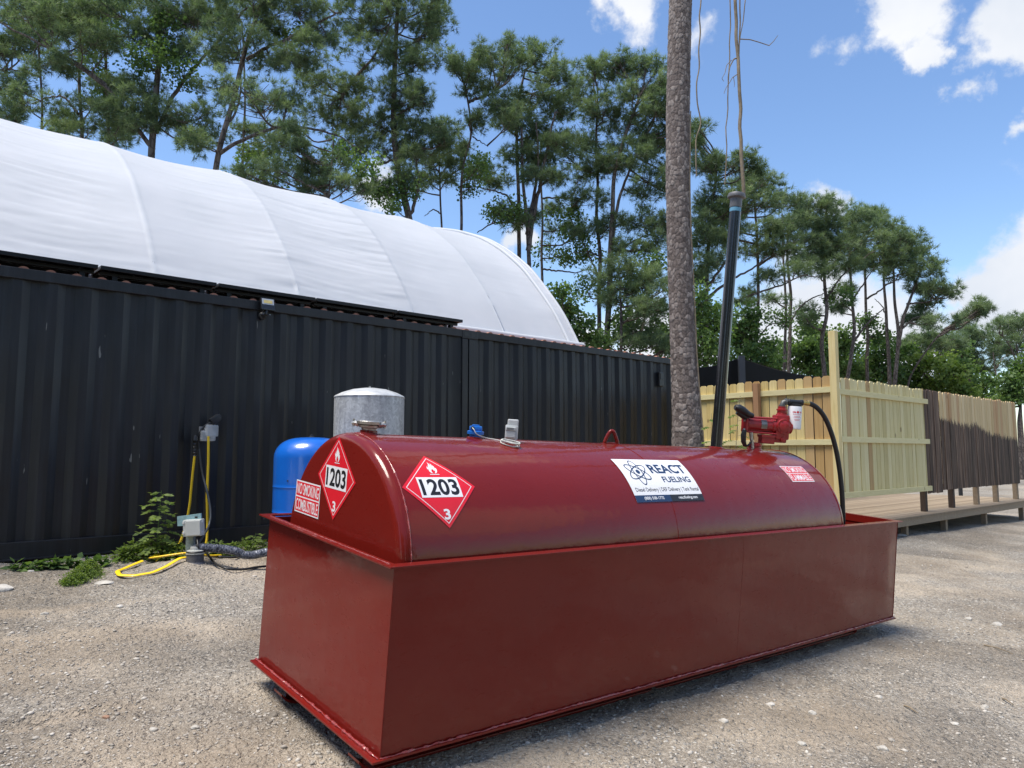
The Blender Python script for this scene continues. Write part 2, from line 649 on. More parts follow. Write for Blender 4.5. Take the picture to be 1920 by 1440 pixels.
def make_container(t0, t1, label, plate=None, seam=False):
    o = thing('shipping_container', label, 'shipping container', cw(t0, 0, 0), np.array([CD, CN, [0, 0, 1.]]).T, 'black containers in the long wall')
    # corrugated side: trapezoid ribs, pitch 0.278
    def side(nf, sgn, name):
        pr = []
        t, a1 = 0.16, t1 - t0 - 0.16
        pr.append((0.10, 0.0))
        while t < a1:
            for dt, dn in ((0, 0.0), (.068, .036), (.139, .036), (.207, 0.0)):
                if t + dt < a1:
                    pr.append((t + dt, dn))
            t += .278
        pr.append((t1 - t0 - .10, 0.0))
        zs = np.linspace(.16, CH - .10, 36)
        P = np.zeros((len(pr), len(zs), 3))
        for i, (tt, dn) in enumerate(pr):
            P[i, :, 0] = tt
            P[i, :, 2] = zs
            dent = .012 * fbm(np.full_like(zs, (tt + t0) * 1.3), zs * 1.1, 5, 3) + .004 * vnoise(np.full_like(zs, (tt + t0) * 4), zs * 3, 9)
            P[i, :, 1] = nf + sgn * (.022 + dn + dent * np.clip(np.minimum(zs - .16, CH - .1 - zs) * 5, 0, 1))
        g = MB()
        g.grid(P, flip=(sgn < 0), smooth=True)
        g.build(name, M_CONT, o, local=True, sharp=22)
    side(0.0, 1, 'side_wall')
    W = 2.44
    L = t1 - t0
    g = MB()
    g.box((0.03, W - .03, .16), (L - .03, W - .028, CH - .1))
    g.box((0.02, .1, .16), (0.022, W - .1, CH - .1))
    g.box((L - .022, .1, .16), (L - .02, W - .1, CH - .1))
    g.build('back_and_ends', M_CONT, o, local=True)
    for nm, z0, z1 in (('top_rail', CH - .10, CH), ('bottom_rail', 0, .16)):
        g = MB()
        g.box((.1, .001, z0), (L - .1, .06, z1), ch=.006)
        g.box((.1, W - .06, z0), (L - .1, W, z1), ch=.006)
        if nm == 'bottom_rail':
            g.box((.1, -.012, z0), (L - .1, .0, z0 + .018), ch=.004)
        g.build(nm, M_CONT, o, local=True)
    for tt in (0, L - .1):
        for nn in (0, W - .1):
            g = MB()
            g.box((tt, nn, .12), (tt + .1, nn + .1, CH - .12), ch=.008)
            g.build('corner_post', M_CONT, o, local=True)
            for zz in (0, CH - .118):
                g = MB()
                g.box((tt - .004, nn - .004, zz), (tt + .104 + .05, nn + .104, zz + .118), ch=.01)
                g.box((tt + .03, nn - .006, zz + .035), (tt + .10, nn - .003, zz + .085), mi=1)
                g.build('corner_casting', [M_CONT, M_BLACKP], o, local=True)
    g = MB()
    g.box((.05, .06, CH - .03), (L - .05, W - .06, CH - .012))
    g.box((.05, .06, .1), (L - .05, W - .06, .14))
    g.build('roof_sheet', M_CONT, o, local=True)
    return o


c1 = make_container(5.12 - 12.19, 5.12, 'long black corrugated container on the left, behind the blue and grey tanks')
c2 = make_container(5.135, 5.135 + 5.0, 'black corrugated container at the right end of the wall, beside the big pine trunk')
g = MB()
lc = np.array(cw(9.25, 0.0, 2.22))
g.box((9.32 - 5.135, -.012, 2.08), (9.44 - 5.135, .03, 2.33), ch=.01)
g.box((9.345 - 5.135, -.018, 2.2), (9.42 - 5.135, -.011, 2.31), ch=.004)
vt = g.build('vent_cover', M_BLACKP, c2, local=True)

# gravel packed blocks under the containers
for i, t in enumerate((-.4, 3.4, 6.2, 9.9)):
    g = MB()
    p = cw(t, .5, 0)
    zb = float(ground_z(p[0], p[1])) - CO[2]
    g.box((t - .2, .3, zb - .08), (t + .2, 1.0, -.002), F=CF, ch=.01)
    b_ = g.build('support_block', plain('concrete_block', (.16, .155, .145), .9), None, org=cw(t, .6, zb))
    tag(b_, 'dark concrete support block under the container wall, hidden in the gap, ' + ('farthest left', 'behind the blue tank', 'under the right container', 'nearest the pine trunk')[i], 'block', 'blocks carrying the containers')

# ------------------------------------------------------------------ terracotta tile roof
def make_tile_roof():
    m, nt, b = newmat('terracotta')
    co = objco(nt)
    n = noise(nt, co, 6, 5)
    r = ramp(nt, n.outputs[0], [(0.3, (.30, .12, .075)), (0.7, (.48, .22, .14))])
    lk(nt, r.outputs[0], b.inputs['Base Color'])
    b.inputs['Roughness'].default_value = .8
    g = MB()
    pitch = .212
    T0, T1 = -7.0, 10.1
    k = int((T1 - T0) / pitch * 14)
    ts = np.linspace(T0, T1, k)
    ph = (ts / pitch) % 1
    crest = np.where(ph < .45, np.sin(ph / .45 * np.pi) ** .7, 0) * .025
    rows = []
    for j in range(10):
        n0, n1 = .055 + j * .24, .055 + (j + 1) * .24 + .02
        for n_, zz in ((n0, 0.028), (n0, .012) if False else (n1, .0)):
            P = np.zeros((k, 3))
            z = CH - .016 + n_ * .07 + crest + zz * .6
            rows.append(cw(0, 0, 0) + ts[:, None] * CD + n_ * CN + z[:, None] * np.array([0, 0, 1]))
    P = np.array(rows)
    g.grid(P, smooth=True)
    # closed front lip
    lip = P[0].copy()
    base = lip.copy()
    base[:, 2] = CO[2] + CH - .03
    g.grid(np.array([base, lip]), smooth=True)
    o = g.build('tile_roof', m, None, org=cw(0, 0, CH))
    tag(o, 'low roof of terracotta barrel tiles along the top of the black container wall', 'roof')


make_tile_roof()

# ------------------------------------------------------------------ solar panels
M_PV = plain('solar_cells', (.008, .010, .018), .12, coat=.5)
M_ALU_BLK = plain('black_anodised', (.015, .015, .017), .35, .6)
M_ALU = plain('bare_aluminium', (.45, .46, .47), .4, .9)
SE = [-1.60, -.51, .65, 1.77, 2.90, 4.02, 5.06]
names = ['', 'cut by the left edge', 'left of the floodlight', 'right above the floodlight', 'between floodlight and grey tank', 'last at the right, end standing clear']
for i in range(1, 6):
    a, b_ = SE[i] + .012, SE[i + 1] - .012
    o = thing('solar_panel', 'black framed solar panel lying over the tile roof, ' + names[i], 'solar panel', cw((a + b_) / 2, .03, CH + .10),
              np.array([CD, CN, [0, 0, 1.]]).T, 'solar panels over the tiles')
    L, Wp, tl = b_ - a, .46, math.radians(1.6)
    R = np.array([[1, 0, 0], [0, math.cos(tl), math.sin(tl)], [0, -math.sin(tl), math.cos(tl)]])
    F = (np.array([-L / 2, 0, .0]), R)
    g = MB()
    for lo, hi in (((0, 0, 0), (L, .03, .038)), ((0, Wp - .03, 0), (L, Wp, .038)), ((0, .03, 0), (.03, Wp - .03, .038)), ((L - .03, .03, 0), (L, Wp - .03, .038))):
        g.box(lo, hi, F=F, ch=.002)
    g.build('frame', M_ALU_BLK, o, local=True)
    g = MB()
    g.box((.03, .03, .028), (L - .03, Wp - .03, .036), F=F)
    g.build('glass', M_PV, o, local=True)
    g = MB()
    for n_ in (.10, .34):
        g.box((.01, n_, -.035), (L - .01, n_ + .04, -.002), F=F, ch=.003)
    g.build('mounting_rail', M_ALU_BLK, o, local=True)
    for tt in (.12, L - .14):
        g = MB()
        g.box((tt, .09, -.085), (tt + .05, .15, -.036), F=F, ch=.003)
        g.build('bracket', M_ALU_BLK, o, local=True)

# ------------------------------------------------------------------ white fabric dome
def mat_fabric():
    m, nt, b = newmat('white_fabric')
    co = objco(nt)
    n = noise(nt, co, 2.0, 4)
    r = ramp(nt, n.outputs[0], [(0.3, (.54, .575, .62)), (0.7, (.59, .62, .665))])
    lk(nt, r.outputs[0], b.inputs['Base Color'])
    b.inputs['Roughness'].default_value = .55
    tr = nt.nodes.new('ShaderNodeBsdfTranslucent')
    tr.inputs[0].default_value = (.80, .82, .86, 1)
    mx = nt.nodes.new('ShaderNodeMixShader')
    mx.inputs[0].default_value = .22
    lk(nt, b.outputs[0], mx.inputs[1])
    lk(nt, tr.outputs[0], mx.inputs[2])
    lk(nt, mx.outputs[0], nt.nodes['Material Output'].inputs[0])
    n2 = noise(nt, co, 90, 2)
    bump(nt, n2.outputs[0], .08, .003, b)
    return m


M_FAB = mat_fabric()
PROF = [(0, .08), (.06, .19), (.36, .68), (.62, 1.0), (1.15, 1.60), (1.73, 2.05), (2.34, 2.41), (3.0, 2.68), (3.9, 2.95), (5.0, 3.09)]


def dome_profile(k):
    pts = np.array(PROF + [(10.0 - a, b) for a, b in PROF[:-1][::-1]])
    d = np.r_[0, np.cumsum(np.linalg.norm(np.diff(pts, axis=0), axis=1))]
    s = np.linspace(0, d[-1], k)
    # smooth by repeated averaging of a dense resample
    dense = np.stack([np.interp(np.linspace(0, d[-1], 400), d, pts[:, i]) for i in (0, 1)], 1)
    for _ in range(60):
        dense[1:-1] = (dense[:-2] + 2 * dense[1:-1] + dense[2:]) / 4
    return np.stack([np.interp(s / d[-1], np.linspace(0, 1, 400), dense[:, i]) for i in (0, 1)], 1), s


DN0 = .50
RIBS = [-8.4, -6.8, -5.1, -3.5, -1.9, -.30, 1.31, 2.95, 4.63, 6.25, 7.84]


def make_dome():
    o = thing('fabric_dome', 'big white fabric arch shelter rising behind the black container wall', 'fabric shelter', cw(2, 4.9, CH), np.array([CD, CN, [0, 0, 1.]]).T)
    K = 420
    pr, s = dome_profile(K)
    tan = np.gradient(pr, axis=0)
    tan /= np.linalg.norm(tan, axis=1)[:, None]
    nrm = np.stack([-tan[:, 1], tan[:, 0]], 1)      # outward
    S = s / s[-1]
    tt = []
    for a, b in zip(RIBS[:-1], RIBS[1:]):
        tt += list(np.linspace(a, b, 61)[:-1])
    tt.append(RIBS[-1])
    tt = np.array(tt)
    # rib distance
    w = np.zeros_like(tt)
    seg = np.clip(np.searchsorted(RIBS, tt, side='right') - 1, 0, len(RIBS) - 2)
    R0, R1 = np.array(RIBS)[seg], np.array(RIBS)[np.minimum(seg + 1, len(RIBS) - 1)]
    w = (tt - R0) / (R1 - R0)
    T, SS = np.meshgrid(tt, S * s[-1], indexing='ij')
    Wm = w[:, None]
    sag = -0.045 * (np.sin(np.pi * Wm) ** 1.0)
    edge = np.clip(np.minimum(SS, s[-1] - SS) / 1.2, 0, 1)
    sag = sag * (.35 + .65 * edge)
    # tension folds running between the ribs
    amp = np.clip((fbm(T * .7, SS * .6, 31, 2) + .32) * 1.7, .05, 1.0)
    y1 = SS * 7.0 + 0.5 * vnoise(T * .9, SS * .8, 7) + T * .25
    folds = .013 * amp * (1 - 2 * np.abs(vnoise(T * .55 + seg[:, None] * 7.3, y1, 41)))
    folds += .010 * amp * (1 - 2 * np.abs(vnoise(T * 1.1 + seg[:, None] * 3.3, y1 * 2.1, 43)))
    folds += .006 * amp * (1 - 2 * np.abs(vnoise(T * 1.6 + seg[:, None] * 5.3, y1 * 4.3, 44)))
    late = (seg >= 8)[:, None]
    folds = folds * np.where(late, .28, 1.0)
    low = np.clip(1 - np.minimum(SS, s[-1] - SS) / .45, 0, 1)
    folds += low * .012 * vnoise(T * 9, SS * 1.2, 47)
    near = np.exp(-np.minimum(Wm, 1 - Wm) / .035)
    pucker = .006 * near * vnoise(T * 2, SS * 14, 53)
    # last bay: shallow radial folds near the end arch
    endz = np.clip((T - 7.0) / .8, 0, 1)
    folds += endz * .022 * vnoise(T * 2.2 + SS * .35, SS * 4.0, 59) * np.clip(1.4 - T + 7.0, 0, 1)
    rib = .006 * np.exp(-((np.minimum(Wm, 1 - Wm) * 1.58) / .020) ** 2)
    off = sag + folds + pucker + rib
    P = np.zeros((len(tt), K, 3))
    P[..., 0] = T
    P[..., 1] = pr[None, :, 0] + DN0 + nrm[None, :, 0] * off
    P[..., 2] = CH + pr[None, :, 1] + nrm[None, :, 1] * off
    P = CO + P @ CF[1]
    g = MB()
    g.grid(P, smooth=True, flip=True)
    g.build('cover', M_FAB, o)
    # arch tubes under the skin and the bulging end hem
    M_TUBE = plain('galvanised_tube', (.5, .51, .52), .4, .7)
    for t in RIBS[:-1]:
        g = MB()
        q, _ = dome_profile(60)
        g.tube(cw(t, 0, 0) + (q[:, :1] + DN0) * CN + (q[:, 1:] * .995 + CH - .02) * np.array([[0, 0, 1.0]]), .022, 6)
        g.build('arch_tube', M_TUBE, o)
    for t, r_, nm in ((7.64, .034, 'hem_arch'), (7.85, .03, 'end_arch')):
        g = MB()
        q, _ = dome_profile(90)
        tn = np.gradient(q, axis=0)
        tn /= np.linalg.norm(tn, axis=1)[:, None]
        qq = q + np.stack([-tn[:, 1], tn[:, 0]], 1) * .004
        g.tube(cw(t, 0, 0) + (qq[:, :1] + DN0) * CN + (qq[:, 1:] + CH) * np.array([[0, 0, 1.0]]), r_, 10)
        g.build(nm, M_FAB, o)
    # base hem: soft roll of fabric along the container edge
    g = MB()
    ts = np.linspace(-8.4, 7.90, 400)
    wv = .012 * vnoise(ts * 3, ts * 0, 61)
    pts = cw(0, DN0 - .03, CH + .11) + ts[:, None] * CD + wv[:, None] * CN + (wv * .6)[:, None] * np.array([0, 0, 1.])
    g.tube(pts, .05 + wv * .8, 10)
    g.build('base_hem', M_FAB, o)
    # wall holding the far side up, so that the arch stands on something
    g = MB()
    g.box((-8.4, DN0 - .02, CH + .022), (7.88, DN0 + .10, CH + .10), F=CF, ch=.004)
    g.build('base_beam', M_FAB, o)
    g = MB()
    g.box((-8.4, 10.3, 0), (7.88, 10.7, CH), F=CF)
    g.build('far_side_wall', M_CONT, o)


make_dome()

# ------------------------------------------------------------------ the red fuel tank
_n = lambda v: np.asarray(v, float) / np.linalg.norm(v)
TU = _n(ray(2636, 892))
TV = _n(ray(-176, 694))
TV = _n(TV - TU * np.dot(TU, TV))
TW = np.cross(TU, TV)
TM = np.array([TU, TV, TW])
TO = EYE + 3.05 * ray(740, 1057) - TW * .8
cv, cwz, TR = .69, .69, .61


def tloc(px, py, ax, val):
    """tank-frame point seen at a pixel, on the plane coordinate[ax] = val"""
    r = TM @ ray(px, py)
    o = TM @ (EYE - TO)
    return o + r * (val - o[ax]) / r[ax]


def mat_red():
    m, nt, b = newmat('red_gloss_paint')
    co = objco(nt)
    n = noise(nt, co, 1.7, 5, 0.6)
    r = ramp(nt, n.outputs[0], [(0.3, (.148, .0098, .0065)), (0.7, (.162, .0110, .0072))])
    n4 = noise(nt, objco(nt, (1, 1, 3)), 9, 6, .7)
    dust = ramp(nt, n4.outputs[0], [(0.62, (0, 0, 0)), (0.9, (.025, .025, .025))])
    c = mixc(nt, dust.outputs[0], r.outputs[0], (.24, .12, .10))
    lk(nt, c, b.inputs['Base Color'])
    rr = ramp(nt, n4.outputs[0], [(0.35, (.27,) * 3), (0.8, (.31,) * 3)])
    lk(nt, rr.outputs[0], b.inputs['Roughness'])
    b.inputs['Specular IOR Level'].default_value = .10
    b.inputs['Coat Weight'].default_value = .62
    b.inputs['Coat IOR'].default_value = 1.42
    b.inputs['Coat Roughness'].default_value = .03
    n2 = noise(nt, co, 260, 2)
    n3 = noise(nt, co, 6, 3)
    h = math_(nt, 'MULTIPLY_ADD', n3.outputs[0], 60.0, n2.outputs[0])
    nb = bump(nt, h, .05, .0011, b)
    lk(nt, nb, b.inputs['Coat Normal'])
    return m


M_RED = mat_red()
M_WELD = plain('painted_weld', (.30, .045, .045), .3, 0, .4, 120, .6, coat=.6)
M_PUMPR = plain('pump_red', (.30, .012, .014), .38, 0, .15, 30, .15, coat=.25)
M_DRED = plain('decal_red', (.66, .012, .025), .35, 0, .04)
M_DWHITE = plain('decal_white', (.74, .75, .77), .35, 0, .03)
M_DBLACK = plain('decal_black', (.012, .012, .014), .4, 0, .1)
M_NAVY = plain('decal_navy', (.012, .035, .095), .35, 0, .05)
M_RUBBER = plain('black_rubber', (.012, .012, .013), .42, 0, .2, 20)
M_CHROME = plain('cast_aluminium', (.42, .41, .38), .35, .85, .2, 30, .3)
M_GREY = plain('grey_plastic', (.50, .52, .52), .45, 0, .04)
M_GREYD = plain('grey_print', (.2, .21, .22), .5)
M_BLUEP = plain('blue_plastic', (.01, .14, .52), .35, 0, .08)
M_BRASS = plain('brass', (.55, .38, .12), .3, .9)
M_CABLE = plain('pale_cable', (.55, .56, .52), .5)

tank = thing('fuel_tank', 'big glossy dark red fuel tank with half round top in an open steel box', 'fuel tank', TO - TW * .12, TM.T)
TL = np.array([0, 0, .12])          # local frame starts at the ground, measurements start at the box floor


def tb(g, name, mats, parent=None, sharp=None):
    g.v = [v + TL for v in g.v]
    o = g.build(name, mats, tank if parent is None else None, local=True, sharp=sharp)
    if parent is not None:
        o.parent = parent
    return o


BU0, BU1, BV0, BV1 = .002, 4.765, .002, 1.355


def wavy_panel(p0, p1, ax, amp, seed, name, th=.006, nrm=1):
    """one sheet of the box; ax is the normal axis"""
    a0, a1 = [i for i in range(3) if i != ax]
    na = int(abs(p1[a0] - p0[a0]) / .045) + 2
    nb = int(abs(p1[a1] - p0[a1]) / .045) + 2
    A, B = np.meshgrid(np.linspace(p0[a0], p1[a0], na), np.linspace(p0[a1], p1[a1], nb), indexing='ij')
    fade = np.minimum.reduce([A - p0[a0], p1[a0] - A, B - p0[a1], p1[a1] - B]) / .15
    fade = np.clip(fade, 0, 1)
    d = amp * fade * (fbm(A * 1.3, B * 1.6, seed, 2) * 1.0)
    if ax == 1:
        d += .007 * fade * np.clip((A - 3.2) / 1.2, 0, 1) * (vnoise(A * 2.6, B * 3.2, seed + 5) * 3.0)
        d += .0025 * np.exp(-((A - 2.62) / .012) ** 2) * np.clip(fade * 2, 0, 1)
    P = np.zeros((na, nb, 3))
    P[..., a0], P[..., a1] = A, B
    g = MB()
    P1 = P.copy()
    P1[..., ax] = p0[ax] + d * nrm
    P2 = P.copy()
    P2[..., ax] = p0[ax] + d * nrm - nrm * th
    g.grid(P1, flip=False)
    g.grid(P2, flip=True)
    return tb(g, name, M_RED)


wavy_panel((BU0, BV0, .006), (BU1, BV0, .785), 1, .010, 3, 'side_sheet', nrm=-1)
wavy_panel((BU0, BV1, .006), (BU1, BV1, .785), 1, .006, 13, 'side_sheet', nrm=1)
wavy_panel((BU0, BV0 + .001, .006), (BU0, BV1 - .001, .785), 0, .010, 23, 'end_sheet', nrm=-1)
wavy_panel((BU1, BV0 + .001, .006), (BU1, BV1 - .001, .785), 0, .006, 33, 'end_sheet', nrm=1)
g = MB()
g.box((-.042, -.016, -.006), (4.785, 1.362, .004), ch=.002)
floor_ = tb(g, 'floor_plate', M_RED)
# angle-iron rim: four lengths, mitred by butting
g = MB()
OU0, OU1, OV0, OV1 = -.034, 4.81, -.026, 1.425
for lo, hi in (((OU0, OV0, .785), (OU1, .030, .793)), ((OU0, OV1 - .05, .785), (OU1, OV1, .793)),
               ((OU0, .030, .785), (OU0 + .052, OV1 - .05, .793)), ((OU1 - .052, .030, .785), (OU1, OV1 - .05, .793))):
    g.box(lo, hi, ch=.0015)
for lo, hi in (((BU0 + .008, BV0 + .008, .735), (BU1 - .008, BV0 + .013, .784)), ((BU0 + .008, BV1 - .013, .735), (BU1 - .008, BV1 - .008, .784)),
               ((BU0 + .008, BV0 + .015, .735), (BU0 + .013, BV1 - .015, .784)), ((BU1 - .013, BV0 + .015, .735), (BU1 - .008, BV1 - .015, .784))):
    g.box(lo, hi)
tb(g, 'rim', M_RED)
# drips of paint and weld on the rim's left edge
g = MB()
ts = np.linspace(.03, 1.34, 150)
g.tube(np.stack([np.full_like(ts, -.004) + .004 * vnoise(ts * 30, ts * 0, 71), ts, np.full_like(ts, .7935)], 1), .0015 + .0022 * np.abs(vnoise(ts * 22, ts * 0, 73)) * 2, 6)
tb(g, 'rim_weld', M_WELD)


def bead(p0, p1, r, seed, name, k=420):
    s = np.linspace(0, 1, k)
    L = np.linalg.norm(np.subtract(p1, p0))
    P = np.asarray(p0) + s[:, None] * np.subtract(p1, p0)
    w = vnoise(s * L * 55, s * 0, seed)
    P = P + np.stack([w, vnoise(s * L * 30, s * 0, seed + 1), np.abs(w)], 1) * .0055
    g = MB()
    g.tube(P, r * (1 + 1.3 * vnoise(s * L * 40, s * 0, seed + 2)), 7)
    return tb(g, name, M_WELD)


bead((-.012, .0, .007), (-.012, 1.352, .007), .0052, 81, 'floor_weld')
bead((-.004, -.006, .006), (4.77, -.006, .006), .0042, 85, 'floor_weld', 1300)
us_ = tloc(1394, 1030, 1, 0.0)[0]
g = MB()
sz = np.linspace(.012, .78, 60)
fd = np.clip(np.minimum.reduce([sz - .006, .785 - sz]) / .15, 0, 1)
dv = .010 * fd * fbm(np.full(60, us_ * 1.3), sz * 1.6, 3, 2) + .007 * fd * np.clip((us_ - 3.2) / 1.2, 0, 1) * vnoise(np.full(60, us_ * 2.6), sz * 3.2, 8) * 3
g.tube(np.stack([us_ + .0012 * vnoise(sz * 20, sz * 0, 5), BV0 - dv + .0006, sz], 1), .0014 + .0007 * vnoise(sz * 60, sz * 0, 6), 6)
tb(g, 'sheet_weld', M_RED)
for u_ in (.002, 4.765):
    g = MB()
    g.tube([(u_, .002, .0), (u_, .002, .78)], .0035, 6)
    tb(g, 'corner_weld', M_RED)

# skids: two long I-beams with ski noses
def skid(v):
    g = MB()
    g.box((.03, v - .004, -.104), (4.45, v + .004, -.014))
    g.box((.03, v - .045, -.013), (4.45, v + .045, -.0065), ch=.001)
    g.box((.07, v - .05, -.118), (4.40, v + .05, -.105), ch=.003)
    for a, b_ in ((.07, -1), (4.40, 1)):
        P = [(a, -.118), (a + b_ * .03, -.112), (a + b_ * .06, -.095), (a + b_ * .085, -.07)]
        for (x0, z0), (x1, z1) in zip(P[:-1], P[1:]):
            vs = [(x0, v - .05, z0), (x0, v + .05, z0), (x1, v + .05, z1), (x1, v - .05, z1), (x0, v - .05, z0 + .012), (x0, v + .05, z0 + .012), (x1, v + .05, z1 + .012), (x1, v - .05, z1 + .012)]
            g.add(vs, [(0, 1, 2, 3), (7, 6, 5, 4), (0, 3, 7, 4), (1, 5, 6, 2), (0, 4, 5, 1), (3, 2, 6, 7)])
    tb(g, 'skid', M_RED)


skid(.19)
skid(1.02)

# vessel
UE0, UE1 = .08, 4.06
g = MB()
kn = .045
prof = [(0, UE0)]
for q in (.2, .4, TR - kn):
    prof.append((q, UE0))
for a in np.linspace(0, math.pi / 2, 9)[1:]:
    prof.append((TR - kn + kn * math.sin(a), UE0 + kn * (1 - math.cos(a))))
pr2 = [(r, (UE0 + UE1) - h) for r, h in prof][::-1]
us = np.linspace(UE0 + kn + .05, UE1 - kn - .05, 40)
allp = prof + [(TR, u_) for u_ in us] + pr2
n_ = 160
th = np.linspace(0, 2 * np.pi, n_, endpoint=False)
vs = []
for r, h in allp:
    fl = 1.0 if r >= TR - 1e-6 else 0.0
    dr = fl * .0022 * fbm(np.full(n_, h * 1.2), np.cos(th) * 2 + 3, 91, 2) * (1 if .2 < h < 3.9 else 0)
    rr = max(r, 1e-4) + dr
    vs.append(np.stack([np.full(n_, h), cv - rr * np.sin(th), cwz + rr * np.cos(th)], 1))
k = len(allp)
fs = [(i * n_ + j, (i + 1) * n_ + j, (i + 1) * n_ + (j + 1) % n_, i * n_ + (j + 1) % n_) for i in range(k - 1) for j in range(n_)]
g.add(np.concatenate(vs), fs, 0, True)
vessel = tb(g, 'vessel', M_RED, sharp=50)


def ring(u, seed, h=.0022, name='seam_weld'):
    th = np.linspace(-math.pi * .62, math.pi * .62, 700)
    w = vnoise(th * 26, th * 0, seed)
    R_ = TR + .0008
    P = np.stack([np.full_like(th, u) + .0025 * vnoise(th * 12, th * 0, seed + 3), cv - R_ * np.sin(th), cwz + R_ * np.cos(th)], 1)
    g = MB()
    g.tube(P, h * (1 + 1.1 * w), 6)
    return tb(g, name, M_RED if h < .003 else M_WELD, vessel)


ring(.137, 101, .0034)
ring(1.995, 111, .0022)
ring(4.0, 121, .0028)
# saddles between vessel and box floor
for u_ in (.7, 3.2):
    g = MB()
    g.box((u_, .25, .005), (u_ + .08, 1.13, .13))
    tb(g, 'saddle', M_RED)


# --- decals
def cyl_map(uc, ac):
    def f(xy, lift):
        a = ac - xy[:, 1] / TR
        r = TR + lift
        return np.stack([uc + xy[:, 0], cv - r * np.sin(a), cwz + r * np.cos(a)], 1)
    return f


def end_map(vc, wc):
    def f(xy, lift):
        return np.stack([np.full(len(xy), UE0 - lift), vc - xy[:, 0], wc + xy[:, 1]], 1)
    return f


def poly2(pts):
    from mathutils.geometry import tessellate_polygon
    return [tuple(t) for t in tessellate_polygon([[Vector((a, b_, 0)) for a, b_ in pts]])]


def quad_grid(g, fmap, corners, lift, mi, k=16):
    """corners: 4 points of a planar quad, filled with k x k cells"""
    c = np.asarray(corners, float)
    s = np.linspace(0, 1, k + 1)
    S, T = np.meshgrid(s, s, indexing='ij')
    S, T = S[..., None], T[..., None]
    P = c[0] * (1 - S) * (1 - T) + c[1] * S * (1 - T) + c[2] * S * T + c[3] * (1 - S) * T
    V = fmap(P.reshape(-1, 2), lift)
    g.grid(V.reshape(k + 1, k + 1, 3), mi, True)


def put_text(g, fmap, body, cx, cy, w, h, lift, mi, bold=0.0):
    vs, fs = text_geo(body, 1.0, bold)
    ext = vs.max(0) - vs.min(0)
    vs = vs / ext * [w, h] + [cx, cy]
    g.add(fmap(vs, lift), fs, mi, True)


FLAME = [(-.02, -.145), (-.075, -.13), (-.11, -.085), (-.10, -.04), (-.125, -.05), (-.135, .0), (-.10, .05), (-.105, .01), (-.085, -.005), (-.075, .045), (-.045, .095),
         (-.05, .15), (-.015, .11), (-.005, .06), (.01, .085), (.005, .12), (.035, .09), (.045, .045), (.06, .065), (.085, .02), (.08, -.02), (.105, .0),
         (.12, -.045), (.105, -.095), (.065, -.135), (.02, -.145), (.055, -.10), (.045, -.06), (.03, -.085), (.02, -.045), (.0, -.02), (-.005, -.06), (-.03, -.035), (-.045, -.075), (-.05, -.11)]


def placard(fmap, H, name='hazard_placard'):
    g = MB()
    quad_grid(g, fmap, [(0, H), (-H, 0), (0, -H), (H, 0)], .0020, 0, 20)
    for a, b_ in (((0, 1), (-1, 0)), ((-1, 0), (0, -1)), ((0, -1), (1, 0)), ((1, 0), (0, 1))):
        a, b_ = np.array(a, float), np.array(b_, float)
        quad_grid(g, fmap, [a * H * .90, b_ * H * .90, b_ * H * .878, a * H * .878], .0024, 1, 10)
    w, h = H * .56, H * .27
    quad_grid(g, fmap, [(-w, h), (-w, -h), (w, -h), (w, h)], .0028, 1, 12)
    put_text(g, fmap, '1203', 0, 0, w * 1.82, h * 1.62, .0032, 2, .028)
    put_text(g, fmap, '3', 0, -H * .68, H * .17, H * .25, .0028, 1, .03)
    fl = np.array(FLAME) * [1.0 * H, 1.25 * H] + [0, H * .565]
    g.add(fmap(fl, .0028), poly2(fl), 1, False)
    quad_grid(g, fmap, [(-H * .13, H * .365), (-H * .13, H * .347), (H * .13, H * .347), (H * .13, H * .365)], .0028, 1, 3)
    return tb(g, name, [M_DRED, M_DWHITE, M_DBLACK])


placard(end_map(.746, 1.070), .209)['label'] = 'red diamond placard 1203 on the flat end of the tank'
placard(cyl_map(.350, math.radians(49.6)), .205)['label'] = 'red diamond placard 1203 on the curved side of the tank'


def warn(fmap, W_, H_, l1, l2, name='warning_decal'):
    g = MB()
    quad_grid(g, fmap, [(-W_, H_), (-W_, -H_), (W_, -H_), (W_, H_)], .0020, 1, 10)
    b_ = H_ * .085
    for y0, y1 in ((H_ - b_, b_ * .5), (-b_ * .5, -H_ + b_)):
        quad_grid(g, fmap, [(-W_ + b_, y0), (-W_ + b_, y1), (W_ - b_, y1), (W_ - b_, y0)], .0024, 0, 8)
    put_text(g, fmap, l1, 0, H_ * .49, W_ * 1.80, H_ * .70, .0028, 1, .012)
    put_text(g, fmap, l2, 0, -H_ * .49, W_ * 1.80, H_ * .70, .0028, 1, .012)
    return tb(g, name, [M_DRED, M_DWHITE])


warn(end_map(1.062, .925), .150, .086, 'NO SMOKING', 'COMBUSTIBLE')
warn(cyl_map(3.660, math.radians(41.3)), .160, .079, 'NO SMOKING', 'FLAMMABLE')


